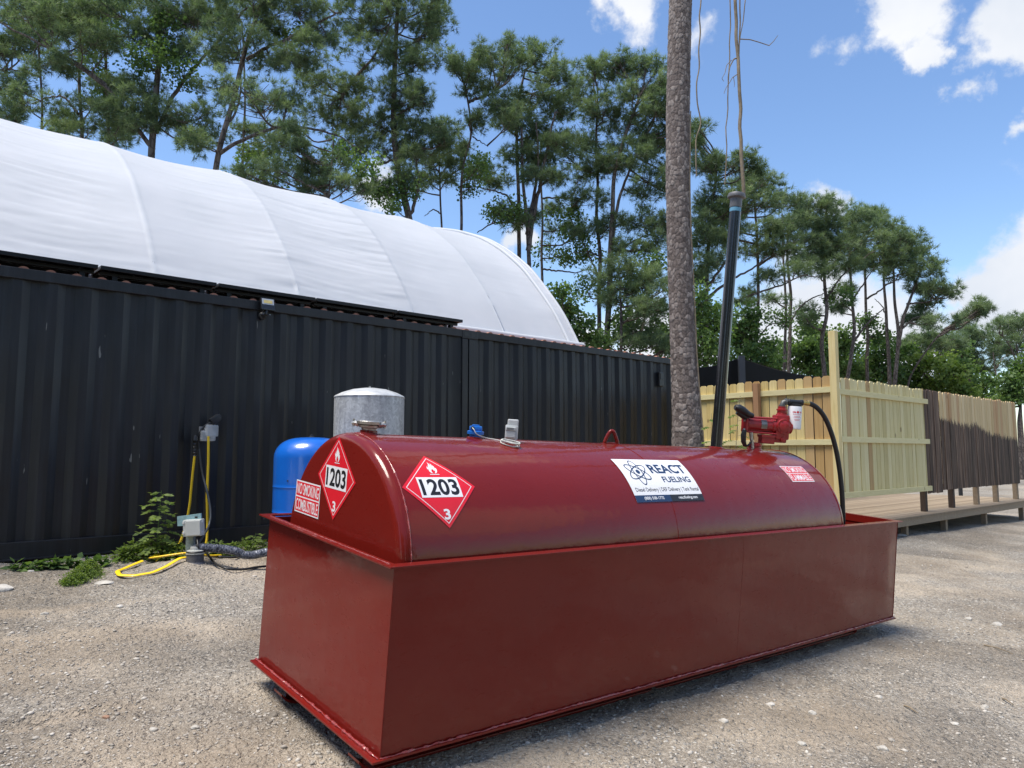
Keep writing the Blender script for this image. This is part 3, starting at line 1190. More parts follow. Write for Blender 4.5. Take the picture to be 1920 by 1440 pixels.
def company_sign():
    f = cyl_map(2.002, math.radians(45.2))
    W_, H_ = .322, .163
    X = lambda q: -W_ + 2 * W_ * q
    Y = lambda q: H_ - 2 * H_ * q
    g = MB()
    quad_grid(g, f, [(-W_, H_), (-W_, -H_), (W_, -H_), (W_, H_)], .0036, 0, 26)
    quad_grid(g, f, [(X(.0), Y(.865)), (X(.0), Y(1)), (X(.5), Y(1)), (X(.5), Y(.865))], .0040, 1, 12)
    quad_grid(g, f, [(X(.5), Y(.865)), (X(.5), Y(1)), (X(1), Y(1)), (X(1), Y(.865))], .0040, 2, 12)
    put_text(g, f, 'REACT', X(.685), Y(.27), 2 * W_ * .54, 2 * H_ * .24, .0042, 1, .03)
    put_text(g, f, 'FUELING', X(.72), Y(.535), 2 * W_ * .42, 2 * H_ * .135, .0042, 1, .022)
    put_text(g, f, 'Diesel Delivery | DEF Delivery | Tank Rental', X(.515), Y(.765), 2 * W_ * .93, 2 * H_ * .105, .0042, 2, .006)
    put_text(g, f, '(888) 508-1772', X(.26), Y(.932), 2 * W_ * .28, 2 * H_ * .075, .0046, 0, .02)
    put_text(g, f, 'reactfueling.com', X(.76), Y(.932), 2 * W_ * .29, 2 * H_ * .075, .0046, 0, .02)
    # atom mark: three crossing orbits round a nucleus
    cx_, cy_ = X(.225), Y(.35)
    th = np.linspace(0, 2 * np.pi, 49)
    for k, ang in enumerate((90, 28, -32)):
        a = math.radians(ang)
        ra, rb, wd = .101, .040, .0075
        out, inn = [], []
        for t in th:
            for R1, R2, L_ in ((ra, rb, out), (ra - wd, rb - wd, inn)):
                x, y = R1 * math.cos(t), R2 * math.sin(t)
                L_.append((cx_ + x * math.cos(a) - y * math.sin(a), cy_ + x * math.sin(a) + y * math.cos(a)))
        V = f(np.array(out + inn), .0042 + k * .0003)
        m_ = len(th)
        g.add(V, [(i, i + 1, m_ + i + 1, m_ + i) for i in range(m_ - 1)], 1, False)
    V = f(np.array([(cx_ + .0165 * math.cos(t), cy_ + .0165 * math.sin(t)) for t in th[:-1]]), .0052)
    g.add(V, [tuple(range(48))], 1, False)
    o = tb(g, 'company_sign', [M_DWHITE, M_NAVY, M_DBLACK])
    o['label'] = 'white company sign with navy atom mark and lettering'


company_sign()


# --- fittings on top
def top_pt(u, a_deg, lift=0.0):
    a = math.radians(a_deg)
    return np.array([u, cv - (TR + lift) * math.sin(a), cwz + (TR + lift) * math.cos(a)])


# fill cap
p = np.array([.215, .70, cwz + TR - .004])
g = MB()
g.lathe([(.062, 0), (.060, .008), (.044, .012), (.043, .022)], p, n=32)
fc = tb(g, 'fill_cap', [M_RED])
g = MB()
g.lathe([(.036, .020), (.038, .032), (.050, .036), (.052, .046), (.046, .050), (.062, .052), (.064, .066), (.058, .071), (.0, .073)], p, n=36)
tb(g, 'cap_lid', M_CHROME, fc)
q = _n([.75, -.66, 0])
for sgn in (-1, 1):
    g = MB()
    g.tube([p + q * sgn * .052 + [0, 0, .050], p + q * sgn * .074 + [0, 0, .056], p + q * sgn * .088 + [0, 0, .052]], [.015, .014, .009], 8)
    g.lathe([(.006, -.02), (.006, .02)], p + q * sgn * .080 + [0, 0, .055], n=10)
    tb(g, 'clamp_ear', M_CHROME, fc)

# blue level gauge with its lead
p = np.array([.885, .690, cwz + TR - .004])
g = MB()
g.lathe([(.050, 0), (.048, .010), (.038, .012)], p, n=28)
ga = tb(g, 'level_gauge', M_RED)
g = MB()
g.lathe([(.034, .010), (.034, .026)], p, n=8, smooth=False)
g.lathe([(.047, .026), (.048, .042), (.040, .045)], p, n=28)
F = (p, np.array([[.77, -.635, 0], [.635, .77, 0], [0, 0, 1]]))
g.box((-.036, -.028, .044), (.036, .028, .072), F=F, ch=.008)
g.box((-.022, -.018, .070), (.020, .018, .080), F=F, ch=.004)
tb(g, 'gauge_head', M_BLUEP, ga)
g = MB()
g.lathe([(.010, 0), (.010, .016), (.007, .026)], p + F[1][0] * -.016 + F[1][1] * -.026 + [0, 0, .060], axis=(-.635, -.77, .1), n=12)
tb(g, 'cable_gland', M_BLACKP, ga)

# grey sender box and coiled lead
p2 = top_pt(1.07, 9)
g = MB()
F2 = (p2, np.array([_n([.80, -.60, 0]), _n([.60, .80, 0]), [0, 0, .84]]))
g.box((-.036, -.006, .012), (.036, .040, .112), F=F2, ch=.006)
g.box((-.026, -.004, .105), (.036, .030, .152), F=F2, ch=.008)
g.box((-.036, -.020, .028), (.020, -.004, .072), F=F2, ch=.003)
g.box((-.037, -.024, .074), (.022, -.004, .100), F=F2, ch=.005)
se = tb(g, 'sender_box', M_GREY)
g = MB()
for k in range(7):
    g.box((-.030, -.0252, .079 + k * .0026), (.012 - .003 * (k % 3), -.0238, .0803 + k * .0026), F=F2)
tb(g, 'print', M_GREYD, se)
pc = top_pt(1.00, 16, .012)
g = MB()
th = np.linspace(0, 2 * np.pi * 5.3, 260)
rr = .052 + .004 * np.sin(th * 1.7) + .003 * np.sin(th * .63 + 1)
e1, e2 = np.array([.85, -.5, -.13]), _n([.45, .75, .22])
nn = np.cross(e1, e2)
coil = pc + rr[:, None] * np.cos(th)[:, None] * e1 + .55 * rr[:, None] * np.sin(th)[:, None] * e2 + (.010 * np.sin(th * .45) + .002)[:, None] * nn
g.tube(coil, .0028, 6)
a0 = p + F[1][0] * -.018 + F[1][1] * -.05 + [0, 0, .062]
a1 = coil[0]
path = [a0, a0 + [-.004, -.02, -.006], a0 + [.005, -.035, -.035], top_pt(.93, 4, .006), top_pt(.97, 7, .005), (top_pt(.98, 9, .006) + a1) / 2, a1]
sp = np.array(path)
tq = np.linspace(0, len(sp) - 1, 60)
sp = np.stack([np.interp(tq, range(len(sp)), sp[:, i]) for i in range(3)], 1)
for _ in range(12):
    sp[1:-1] = (sp[:-2] + 2 * sp[1:-1] + sp[2:]) / 4
g.tube(sp, .0028, 6)
g.tube([coil[-1], F2[0] + F2[1][0] * .024 + [0, 0, .002] + F2[1][1] * -.012, F2[0] + F2[1][0] * .024 + [0, 0, .03]], .0028, 6)
tb(g, 'cable_coil', M_CABLE)

# lifting lug
p = np.array([1.99, .67, cwz + TR])
g = MB()
e = _n([.86, -.5, 0])
lp = [p + e * x + [0, 0, z] for x, z in ((-.048, -.01), (-.046, .012), (-.036, .040), (-.020, .072), (-.008, .084), (.004, .084), (.014, .074), (.028, .042), (.040, .014), (.044, -.01))]
lp = np.array(lp)
tq = np.linspace(0, len(lp) - 1, 40)
lp = np.stack([np.interp(tq, range(len(lp)), lp[:, i]) for i in range(3)], 1)
for _ in range(5):
    lp[1:-1] = (lp[:-2] + 2 * lp[1:-1] + lp[2:]) / 4
g.tube(lp, .0125 + .0012 * np.sin(np.arange(40) * 1.9), 10)
g.tube([p + e * -.056, p + e * -.04 + [0, 0, .002], p + e * .04 + [0, 0, .002], p + e * .052], .009, 8)
tb(g, 'lifting_lug', M_RED)

# vent pipe
b0, b1 = np.array([3.195, .70, cwz + TR - .01]), tloc(1381, 366, 1, .70)
ax = _n(b1 - b0)
Lp = np.linalg.norm(b1 - b0)
M_PIPE = plain('black_pipe', (.010, .010, .012), .22, 0, .3, 9, .1, coat=.5)
g = MB()
g.lathe([(.064, -.01), (.062, .012), (.050, .018)], b0, ax, 28)
pv = tb(g, 'vent_pipe', M_RED)
g = MB()
g.lathe([(.043, .016), (.043, Lp * .3), (.0425, Lp * .6), (.043, Lp - .10)], b0, ax, 28)
tb(g, 'pipe_tube', M_PIPE, pv)
g = MB()
g.lathe([(.0435, Lp - .135), (.0437, Lp - .105)], b0, ax, 28)
tb(g, 'blue_tape', plain('blue_tape', (.10, .28, .42), .5), pv)
g = MB()
g.lathe([(.044, Lp - .10), (.046, Lp - .09), (.046, Lp - .03), (.066, Lp - .022), (.069, Lp - .008), (.062, Lp + .010), (.03, Lp + .022), (0, Lp + .024)], b0, ax, 32)
tb(g, 'vent_cap', plain('dull_vent_cap', (.13, .135, .145), .5, .2), pv)

# --- pump, filter, hose, nozzle: a frame facing the camera's right
PO = np.array([3.70, .69, cwz + TR - .005])
PX = _n([.80, -.60, 0])
PY = np.array([-PX[1], PX[0], 0])
PF = (PO, np.array([PX, PY, [0, 0, 1.0]]))


def pp(px, py, off=0.0):
    """pump-frame point under a pixel, 'off' metres behind the pump's middle plane"""
    r = TM @ ray(px, py)
    o = TM @ (EYE - TO)
    t = (off + PO @ PY - o @ PY) / (r @ PY)
    q = o + r * t - PO
    return np.array([q @ PX, off, q[2]])


def PW(x, y, z):
    return PO + x * PX + y * PY + np.array([0, 0, z])


def pw(px, py, off=0.0):
    return PW(*pp(px, py, off))


zt = pp(1437, 829)[2]
g = MB()
g.lathe([(.060, 0), (.058, .012), (.047, .016), (.047, .030), (.054, .034), (.054, .046), (.044, .05), (.044, .062)], PO, n=28)
pump = tb(g, 'pump', M_PUMPR)
g = MB()
x0, x1 = pp(1425, 820)[0], pp(1449, 820)[0]
g.box((x0, -.045, .058), (x1, .045, pp(1437, 817)[2]), F=PF, ch=.008)
g.box((x0 - .006, -.05, pp(1437, 820)[2]), (x1 + .004, .05, pp(1437, 815)[2]), F=PF, ch=.004)
tb(g, 'adapter', M_PUMPR, pump)
# pump head
hx0, hx1 = pp(1451, 800)[0], pp(1476, 800)[0]
hz0, hz1 = pp(1460, 831)[2], pp(1460, 778)[2]
hc = (hx0 + hx1) / 2
g = MB()
g.box((hx0, -.052, hz0 + .03), (hx1, .055, hz1), F=PF, ch=.014)
g.box((x1 - .02, -.035, hz0 + .004), (hx1 - .012, .04, hz0 + .055), F=PF, ch=.012)
g.lathe([(.060, -.07), (.060, -.055), (.066, -.052), (.066, .0)], PW(hc + .006, 0, (hz0 + hz1) / 2 + .022), PY, 28)
g.lathe([(.046, -.075), (.030, -.082), (.012, -.084)], PW(hc + .006, 0, (hz0 + hz1) / 2 + .022), PY, 28)
g.lathe([(.052, 0), (.052, .03), (.046, .034), (.03, .038)], PW(hx1 - .004, 0, (hz0 + hz1) / 2 + .02), PX, 24)
g.lathe([(.020, -.062), (.020, -.03), (.012, -.066)], PW(hc + .005, 0, hz0 + .03), PY, 14)
for a in range(6):
    an = a * math.pi / 3
    g.lathe([(.006, -.082), (.006, -.074)], PW(hc + .006 + .052 * math.cos(an), 0, (hz0 + hz1) / 2 + .022 + .052 * math.sin(an)), PY, 6)
tb(g, 'pump_head', M_PUMPR, pump)
g = MB()
nz0, nz1 = hz1 - .004, pp(1463, 762)[2]
g.lathe([(.046, nz0), (.044, nz0 + .012), (.036, nz0 + .016), (.037, nz1 - .035), (.043, nz1 - .032), (.043, nz1 - .022), (.030, nz1 - .018), (.030, nz1)], PW(hc + .004, 0, 0), n=24)
for a in (.6, 2.2, 3.9, 5.4):
    g.lathe([(.007, nz0 + .010), (.007, nz0 + .024)], PW(hc + .004 + .037 * math.cos(a), .037 * math.sin(a), 0), n=6)
tb(g, 'outlet_neck', M_PUMPR, pump)
# motor
mx0, mx1 = pp(1398, 798)[0], hx0 + .004
mz = (pp(1420, 783)[2] + pp(1420, 811)[2]) / 2
g = MB()
R_ = .054
g.lathe([(R_ * .8, 0), (R_, .006), (R_, .018), (R_ * .92, .022), (R_ * .92, mx1 - mx0 - .03), (R_ * 1.06, mx1 - mx0 - .026), (R_ * 1.06, mx1 - mx0)], PW(mx0, 0, mz), PX, 36)
for k in range(10):
    a = k / 10 * 2 * math.pi + .3
    g.box((mx0 + .02, R_ * .86 * math.cos(a) - .003, mz + R_ * .93 * math.sin(a) - .003), (mx1 - .03, R_ * .93 * math.cos(a) + .003, mz + R_ * .93 * math.sin(a) + .003), F=PF)
tb(g, 'motor', M_PUMPR, pump)
g = MB()
g.box((mx0 - .016, -.062, mz - .062), (mx0 + .002, .062, mz + .066), F=PF, ch=.006)
g.tube([PW(mx0, -.045, mz + .058), PW(mx1, -.045, mz + .062)], .008, 8)
g.tube([PW(mx0, -.045, mz - .058), PW(mx1, -.045, mz - .062)], .008, 8)
g.box((mx0 + .03, -.05, mz - .10), (mx0 + .045, -.03, mz - .05), F=PF, ch=.003)
tb(g, 'motor_bracket', M_PUMPR, pump)
g = MB()
lx0, lx1 = pp(1423, 800)[0], pp(1434, 800)[0]
th = np.linspace(math.radians(150), math.radians(235), 9)
A = np.array([[PW(x, math.cos(t) * (R_ + .0015), mz - math.sin(t) * -(R_ + .0015) * -1) for t in th] for x in (lx0, lx1)])
g.grid(A, 0)
g.grid(A, 0, flip=True)
tb(g, 'nameplate', M_CHROME, pump)
# grey elbow
g = MB()
ez = pp(1470, 753)[2]
ex0, ex1 = hc + .004, pp(1476, 753)[0]
pts = [PW(ex0, 0, nz1 - .004), PW(ex0, 0, nz1 + .012), PW(ex0 + .010, 0, ez - .006), PW(ex0 + .028, 0, ez), PW(ex1, 0, ez)]
g.tube(pts, [.022, .021, .022, .021, .021], 16)
g.lathe([(.027, 0), (.027, .012)], PW(ex1 - .02, 0, ez), PX, 8, smooth=False)
g.lathe([(.027, 0), (.027, .012)], PW(ex0, 0, nz1 - .002), n=8, smooth=False)
elb = tb(g, 'elbow', plain('malleable_iron', (.12, .125, .12), .5, .5), pump)
# filter
fx0, fx1 = pp(1477, 780)[0], pp(1502, 780)[0]
fcx = (fx0 + fx1) / 2
fr = (fx1 - fx0) / 2
fz0, fz1 = pp(1490, 805)[2], pp(1490, 762)[2]
g = MB()
g.lathe([(fr * .9, fz0), (fr, fz0 + .006), (fr, fz1 - .004), (fr * .97, fz1), (fr * .6, fz1 + .002)], PW(fcx, 0, 0), n=36)
fl_ = tb(g, 'fuel_filter', M_DWHITE)
g = MB()
g.lathe([(fr * .92, fz1 + .001), (fr * .95, fz1 + .016), (fr * .6, fz1 + .022)], PW(fcx, 0, 0), n=24)
g.lathe([(.024, 0), (.026, .004), (.026, .02), (.022, .024), (.022, .1), (.026, .104), (.026, .12), (.024, .124)], PW(fcx - .062, 0, ez), PX, 20)
tb(g, 'filter_head', M_BLACKP, fl_)
# printing round the can: facing the camera


def can_map(zc):
    def f(xy, lift):
        a = xy[:, 0] / fr - math.pi / 2
        r = fr + lift
        return np.stack([np.full(len(xy), 0.)] * 3, 1) + PO + (fcx + r * np.cos(a))[:, None] * PX + (r * np.sin(a))[:, None] * PY + (zc + xy[:, 1])[:, None] * np.array([0, 0, 1.])
    return f


g = MB()
zz = (fz0 + fz1) / 2
put_text(g, can_map(zz + .045), 'CIM', -.024, 0, .026, .014, .001, 0, .04)
put_text(g, can_map(zz + .045), 'TEK', .030, 0, .026, .014, .001, 0, .04)
th = np.linspace(0, 2 * np.pi, 20)[:-1]
g.add(can_map(zz + .046)(np.stack([.003 + .009 * np.cos(th), .010 * np.sin(th)], 1), .001), [tuple(range(19))], 0)
for q_, w_ in ((.026, .068), (.012, .05), (.004, .058), (-.012, .05), (-.020, .04)):
    quad_grid(g, can_map(zz + q_), [(-w_ / 2, .0012), (-w_ / 2, -.0012), (w_ / 2, -.0012), (w_ / 2, .0012)], .001, 0, 6)
tb(g, 'filter_print', M_DRED, fl_)
# hose
g = MB()
g.lathe([(.017, 0), (.017, .02), (.021, .022), (.021, .034), (.023, .036), (.023, .052)], PW(fcx + .062, 0, ez), PX, 12, smooth=False)
hz = tb(g, 'hose_fitting', M_BRASS)
path = [pw(1511, 755)] + [pw(x, y, o_) for x, y, o_ in ((1524, 757, .0), (1538, 769, .01), (1550, 788, .02), (1561, 817, .03), (1569, 848, .04), (1575, 885, .05), (1579, 925, .05), (1581, 975, .05))]
path.append(path[-1] + np.array([0, 0, -.25]))
path += [path[-1] + np.array([.02, .08, -.20]), path[-1] + np.array([.0, .25, -.22])]
sp = np.array(path)
d = np.r_[0, np.cumsum(np.linalg.norm(np.diff(sp, axis=0), axis=1))]
tq = np.linspace(0, d[-1], 110)
sp = np.stack([np.interp(tq, d, sp[:, i]) for i in range(3)], 1)
for _ in range(14):
    sp[1:-1] = (sp[:-2] + 2 * sp[1:-1] + sp[2:]) / 4
g = MB()
g.tube(sp, .0195, 14)
tb(g, 'fuel_hose', M_RUBBER)
# nozzle boot and nozzle hanging on the motor end
g = MB()
k = [(1378, 763), (1384, 765), (1392, 770), (1402, 777), (1412, 780)]
g.tube([pw(*q, -.045) for q in k], [.026, .044, .046, .038, .024], 14, squash=(1, .75))
g.tube([pw(*q, -.045) for q in ((1382, 772), (1396, 781), (1404, 784))], [.022, .026, .016], 10)
tb(g, 'nozzle_boot', M_RUBBER, pump)
g = MB()
q = [pw(*c, -.055) for c in ((1396, 806), (1394, 815), (1394, 828), (1397, 836))]
g.tube(q, [.020, .024, .022, .016], 10, squash=(1, .7))
g.tube([pw(*c, -.055) for c in ((1397, 836), (1403, 835), (1409, 829), (1408, 818))], .008, 8)
nz = tb(g, 'nozzle', M_RUBBER, pump)
g = MB()
g.tube([pw(*c, -.05) for c in ((1408, 811), (1409, 822), (1411, 836), (1411, 842))], [.015, .015, .012, .012], 12)
tb(g, 'nozzle_spout', M_CHROME, pump)
for dy_, dz_ in ((-.04, .03), (-.04, -.045)):
    g = MB()
    g.lathe([(.013, 0), (.013, .013)], PW(mx0 - .02, dy_, mz + dz_), -PX, 6, smooth=False)
    tb(g, 'bracket_bolt', M_CHROME, pump)

# ------------------------------------------------------------------ smoothing of hand-drawn paths
def smooth_path(pts, n=60, it=8):
    sp = np.asarray(pts, float)
    d = np.r_[0, np.cumsum(np.linalg.norm(np.diff(sp, axis=0), axis=1))]
    tq = np.linspace(0, d[-1], n)
    sp = np.stack([np.interp(tq, d, sp[:, i]) for i in range(3)], 1)
    for _ in range(it):
        sp[1:-1] = (sp[:-2] + 2 * sp[1:-1] + sp[2:]) / 4
    return sp


def wall_pt(px, py, off=0.03):
    """point in front of the container face by 'off'"""
    r = ray(px, py)
    t = ((CO - CN * off - EYE) @ CN) / (r @ CN)
    return EYE + r * t


# ------------------------------------------------------------------ grey galvanised water tank
def mat_galv():
    m, nt, b = newmat('galvanised_steel')
    co = objco(nt)
    v = nd(nt, 'ShaderNodeTexVoronoi', i_Scale=42.0)
    w = noise(nt, co, 16, 4)
    ad = nd(nt, 'ShaderNodeVectorMath', operation='ADD')
    s = nd(nt, 'ShaderNodeVectorMath', operation='SCALE', i_Scale=.10)
    lk(nt, w.outputs['Color'], s.inputs[0])
    lk(nt, co, ad.inputs[0])
    lk(nt, s.outputs[0], ad.inputs[1])
    lk(nt, ad.outputs[0], v.inputs['Vector'])
    sp = nt.nodes.new('ShaderNodeSeparateColor')
    lk(nt, v.outputs['Color'], sp.inputs[0])
    st = noise(nt, objco(nt, (6, 6, .6)), 4, 5)
    f = math_(nt, 'MULTIPLY_ADD', sp.outputs[0], .35, math_(nt, 'MULTIPLY', st.outputs[0], .9))
    r = ramp(nt, f, [(0.3, (.29, .30, .31)), (0.6, (.42, .435, .44)), (0.9, (.58, .60, .60))])
    lk(nt, r.outputs[0], b.inputs['Base Color'])
    b.inputs['Metallic'].default_value = .2
    b.inputs['Roughness'].default_value = .55
    return m


def standing(cx_px, top_py, depth):
    p = at(cx_px, top_py, depth)
    return p, float(ground_z(p[0], p[1]))


M_GALV = mat_galv()
p, gz = standing(693, 745, 7.75)
p0 = np.array([p[0], p[1], gz - .02])
H = p[2] - p0[2]
r_ = 64 / FPX * 7.85
o = thing('water_tank', 'upright grey galvanised steel tank with shallow domed lid behind the red tank', 'water tank', p0)
g = MB()
g.lathe([(r_, 0), (r_ + .003, .01), (r_, .05), (r_, H * .32), (r_, H * .33), (r_ + .003, H * .335), (r_, H * .34), (r_, H * .35), (r_, H * .7), (r_, H - .03), (r_, H - .012), (r_ + .005, H - .006), (r_ + .004, H)], p0, n=72)
g.build('tank_shell', M_GALV, o)
g = MB()
g.lathe([(r_ + .002, H), (r_ * .985, H + .012), (r_ * .8, H + .045), (r_ * .5, H + .080), (r_ * .2, H + .096), (.0, H + .099)], p0, n=72)
M_GALV2 = plain('pale_galvanised', (.50, .52, .53), .5, .3, .2, 10)
g.build('lid', M_GALV2, o)
g = MB()
g.lathe([(.012, .09), (.012, .115), (.006, .118)], p0 + [0, 0, H], n=8, smooth=False)
g.build('lid_bolt', M_CHROME, o)
g = MB()
a = math.radians(-62)
c_ = np.array([math.cos(a), math.sin(a)]) * (r_ + .004)
pl = at(724, 797, 7.4)
g.box((-.028, -.003, -.025), (.028, .0, .025), F=(np.array([p0[0] + c_[0], p0[1] + c_[1], pl[2]]), np.array([[-math.sin(a), math.cos(a), 0], [-math.cos(a), -math.sin(a), 0], [0, 0, 1.]])))
g.build('rating_plate', plain('pale_plate', (.5, .5, .48), .4), o)

# ------------------------------------------------------------------ blue pressure tank
p, gz = standing(584, 820, 7.05)
p0 = np.array([p[0], p[1], gz - .02])
H = p[2] - p0[2]
r_ = 66 / FPX * 7.1
M_BLUE = plain('blue_tank_paint', (.006, .115, .52), .28, 0, .06, 8, coat=.5)
o = thing('pressure_tank', 'bright blue upright pressure tank with rounded top, left of the grey steel tank', 'pressure tank', p0)
g = MB()
prof = [(r_ * .9, .0), (r_ * .9, .10), (r_ * .97, .13), (r_, .20)]
for k_ in (.43, .62):
    prof += [(r_, H * k_ - .03), (r_, H * k_ - .005), (r_ + .003, H * k_), (r_, H * k_ + .005), (r_, H * k_ + .03)]
for a in np.linspace(0, math.pi / 2, 14):
    prof.append((r_ * (max(0, math.cos(a)) ** .62), H - .20 + .20 * math.sin(a)))
g.lathe(prof, p0, n=64)
g.build('tank_shell', M_BLUE, o)
g = MB()
g.lathe([(.028, 0), (.026, .012), (.014, .016), (.014, .030), (0, .032)], p0 + [0, 0, H - .004], n=16)
g.build('air_valve', M_STEEL_DARK, o)
g = MB()
g.lathe([(.008, 0), (.006, .005)], wall_pt(0, 0) * 0 + [p0[0] - r_ * .35, p0[1] - r_ * .937, 0] + np.array([0, 0, at(546, 901, 6.8)[2]]), (-.35, -.937, 0), 10)
g.build('plug', M_STEEL_DARK, o)

# ------------------------------------------------------------------ floodlight on the container
fp = wall_pt(502, 572, .07)
o = thing('floodlight', 'small black floodlight with a yellow LED window, high on the container wall', 'floodlight', fp)
R = np.array([CD, CN, [0, 0, 1.]])
tl = math.radians(-14)
FR = np.array([CD, CN * math.cos(tl) + np.array([0, 0, math.sin(tl)]), np.array([0, 0, math.cos(tl)]) - CN * math.sin(tl)])
F = (fp, FR)
g = MB()
g.box((-.078, -.012, -.062), (.078, .026, .078), F=F, ch=.008)
for k_ in range(7):
    g.box((-.062 + k_ * .018, .024, -.045), (-.058 + k_ * .018, .044, .06), F=F)
g.build('housing', plain('black_gloss_case', (.01, .01, .012), .25, 0, .1, coat=.4), o)
g = MB()
g.box((-.066, -.0145, .000), (.066, -.0115, .066), F=F, ch=.002)
g.build('lens', plain('lamp_glass', (.42, .45, .48), .15, 0, .05, coat=.8), o)
g = MB()
g.box((-.048, -.0165, .014), (.048, -.0142, .050), F=F)
g.build('led_panel', plain('led_yellow', (.62, .50, .20), .5), o)
g = MB()
F0 = (fp, R)
g.tube([fp + CD * -.01 + [0, 0, -.05], fp + CD * -.02 + [0, 0, -.10] - CN * .01, fp + CD * -.03 + [0, 0, -.15] + CN * .05], .014, 8)
g.lathe([(.042, 0), (.042, .03), (.03, .04)], fp + np.array([0, 0, -.115]) + CN * .07 - CD * .03, -CN, 16)
g.tube([fp + np.array([0, 0, -.11]) - CD * .075 + CN * .01, fp + np.array([0, 0, -.11]) + CD * .03 + CN * .01], .010, 8)
g.build('bracket', M_BLACKP, o)
g = MB()
g.lathe([(.012, 0), (.010, .008)], fp + np.array([0, 0, -.095]) - CD * .035 + CN * .03, -CN, 10)
g.lathe([(.006, 0), (.006, .006)], fp + np.array([0, 0, -.10]) + CD * .035 + CN * .02, -CN, 10)
g.build('screw', M_ALU, o)

# ------------------------------------------------------------------ outlet box, plug and cords on the wall
M_CLEAR, nt_, b_ = newmat('clear_cover')
b_.inputs['Base Color'].default_value = (.62, .66, .70, 1)
b_.inputs['Roughness'].default_value = .12
b_.inputs['Alpha'].default_value = .38
b_.inputs['Coat Weight'].default_value = .5
op = wall_pt(387, 812, .01)
F = (op, R)
o = thing('outlet_box', 'outdoor socket under a clear weather cover on the black wall, yellow cord plugged in', 'outlet box', op)
g = MB()
g.box((-.075, -.02, -.075), (.055, .012, .065), F=F, ch=.006)
g.build('back_box', M_GREYD, o)
g = MB()
g.box((-.085, -.10, -.085), (.065, -.02, .025), F=F, ch=.02)
g.box((-.045, -.115, -.040), (.085, -.055, .085), F=F, ch=.02)
g.build('cover', M_CLEAR, o)
g = MB()
for x in (-.03, .0, .03):
    g.tube([op + CD * x - CN * .03 + [0, 0, .05], op + CD * (x + .01) - CN * .06 + [0, 0, .02], op + CD * (x + .02) - CN * .05 + [0, 0, -.04]], .007, 8)
g.build('lead', M_CHROME, o)
g = MB()
bp = wall_pt(402, 787, .10)
F = (bp, np.array([_n(CD * .8 + np.array([0, 0, .6])), CN, _n(np.array([0, 0, .8]) - CD * .6)]))
g.box((-.045, -.035, -.035), (.06, .035, .035), F=F, ch=.012)
g.box((.055, -.02, -.015), (.075, .02, .02), F=F, ch=.005)
g.tube(smooth_path([bp - CD * .03 + [0, 0, -.03], wall_pt(384, 798, .09), wall_pt(374, 812, .07), wall_pt(372, 830, .05), wall_pt(373, 842, .05)], 30), .012, 8)
g.build('adapter_plug', M_BLACKP, o)

M_YEL = plain('yellow_cord', (.90, .60, .015), .4, 0, .06, coat=.2)


def cord(name, label, pts, r, mat, squash=(1, 1), n=140, it=10, cat='cord'):
    P = smooth_path(pts, n, it)
    g = MB()
    g.tube(P, r, 10, squash=squash)
    o = g.build(name, mat, None, org=P[0])
    return tag(o, label, cat)


def G(x, y, dz=.02):
    return on_ground(x, y, dz)


# right yellow cord: from the socket straight down, then round behind the well head
cord('extension_cord', 'flat yellow extension cord hanging from the clear socket cover to the ground', [wall_pt(391, 818, .11), wall_pt(390.5, 870, .10), wall_pt(388, 930, .12), wall_pt(389, 985, .15), wall_pt(388, 1012, .22), wall_pt(384, 1030, .30), G(379, 1042)], .021, M_YEL, (1, .45))
cord('extension_cord', 'flat yellow extension cord hanging from the black coupler and passing behind the junction box', [wall_pt(365, 855, .06), wall_pt(361, 890, .07), wall_pt(356, 945, .10), wall_pt(349, 985, .14), wall_pt(339, 1015, .22), wall_pt(330, 1030, .30), G(319, 1041), G(300, 1046), G(294, 1056)], .020, M_YEL, (1, .45))
cord('yellow_cable_loop', 'flat yellow cord looped on the gravel around the foot of the grey post', [G(266, 1064, .035), G(248, 1068, .03), G(230, 1073), G(219, 1079), G(224, 1085), G(250, 1088), G(285, 1085), G(310, 1080, .03), G(336, 1074, .04), G(352, 1070, .03)], .019, M_YEL, (1, .45), cat='cord')
cord('yellow_cable_loop', 'flat yellow cord running along the gravel past the well head to the right', [G(296, 1054, .06), G(281, 1059, .05), G(286, 1064, .05), G(312, 1065, .05), G(345, 1065, .05), G(372, 1064, .05), G(392, 1058, .04), G(412, 1050, .03)], .019, M_YEL, (1, .45), cat='cord')
g = MB()
pts = smooth_path([wall_pt(367, 816, .06), wall_pt(364.5, 830, .06), wall_pt(365, 855, .06)], 20)
g.tube(pts, .017 + .004 * np.sin(np.arange(20) * 2.4), 10)
g.lathe([(.030, 0), (.026, .03), (.02, .05)], wall_pt(366, 826, .08), (0, 0, 1), 14)
tag(g.build('cord_coupler', M_RUBBER, None, org=pts[0]), 'black rubber cord coupler hanging left of the clear socket cover', 'coupler')

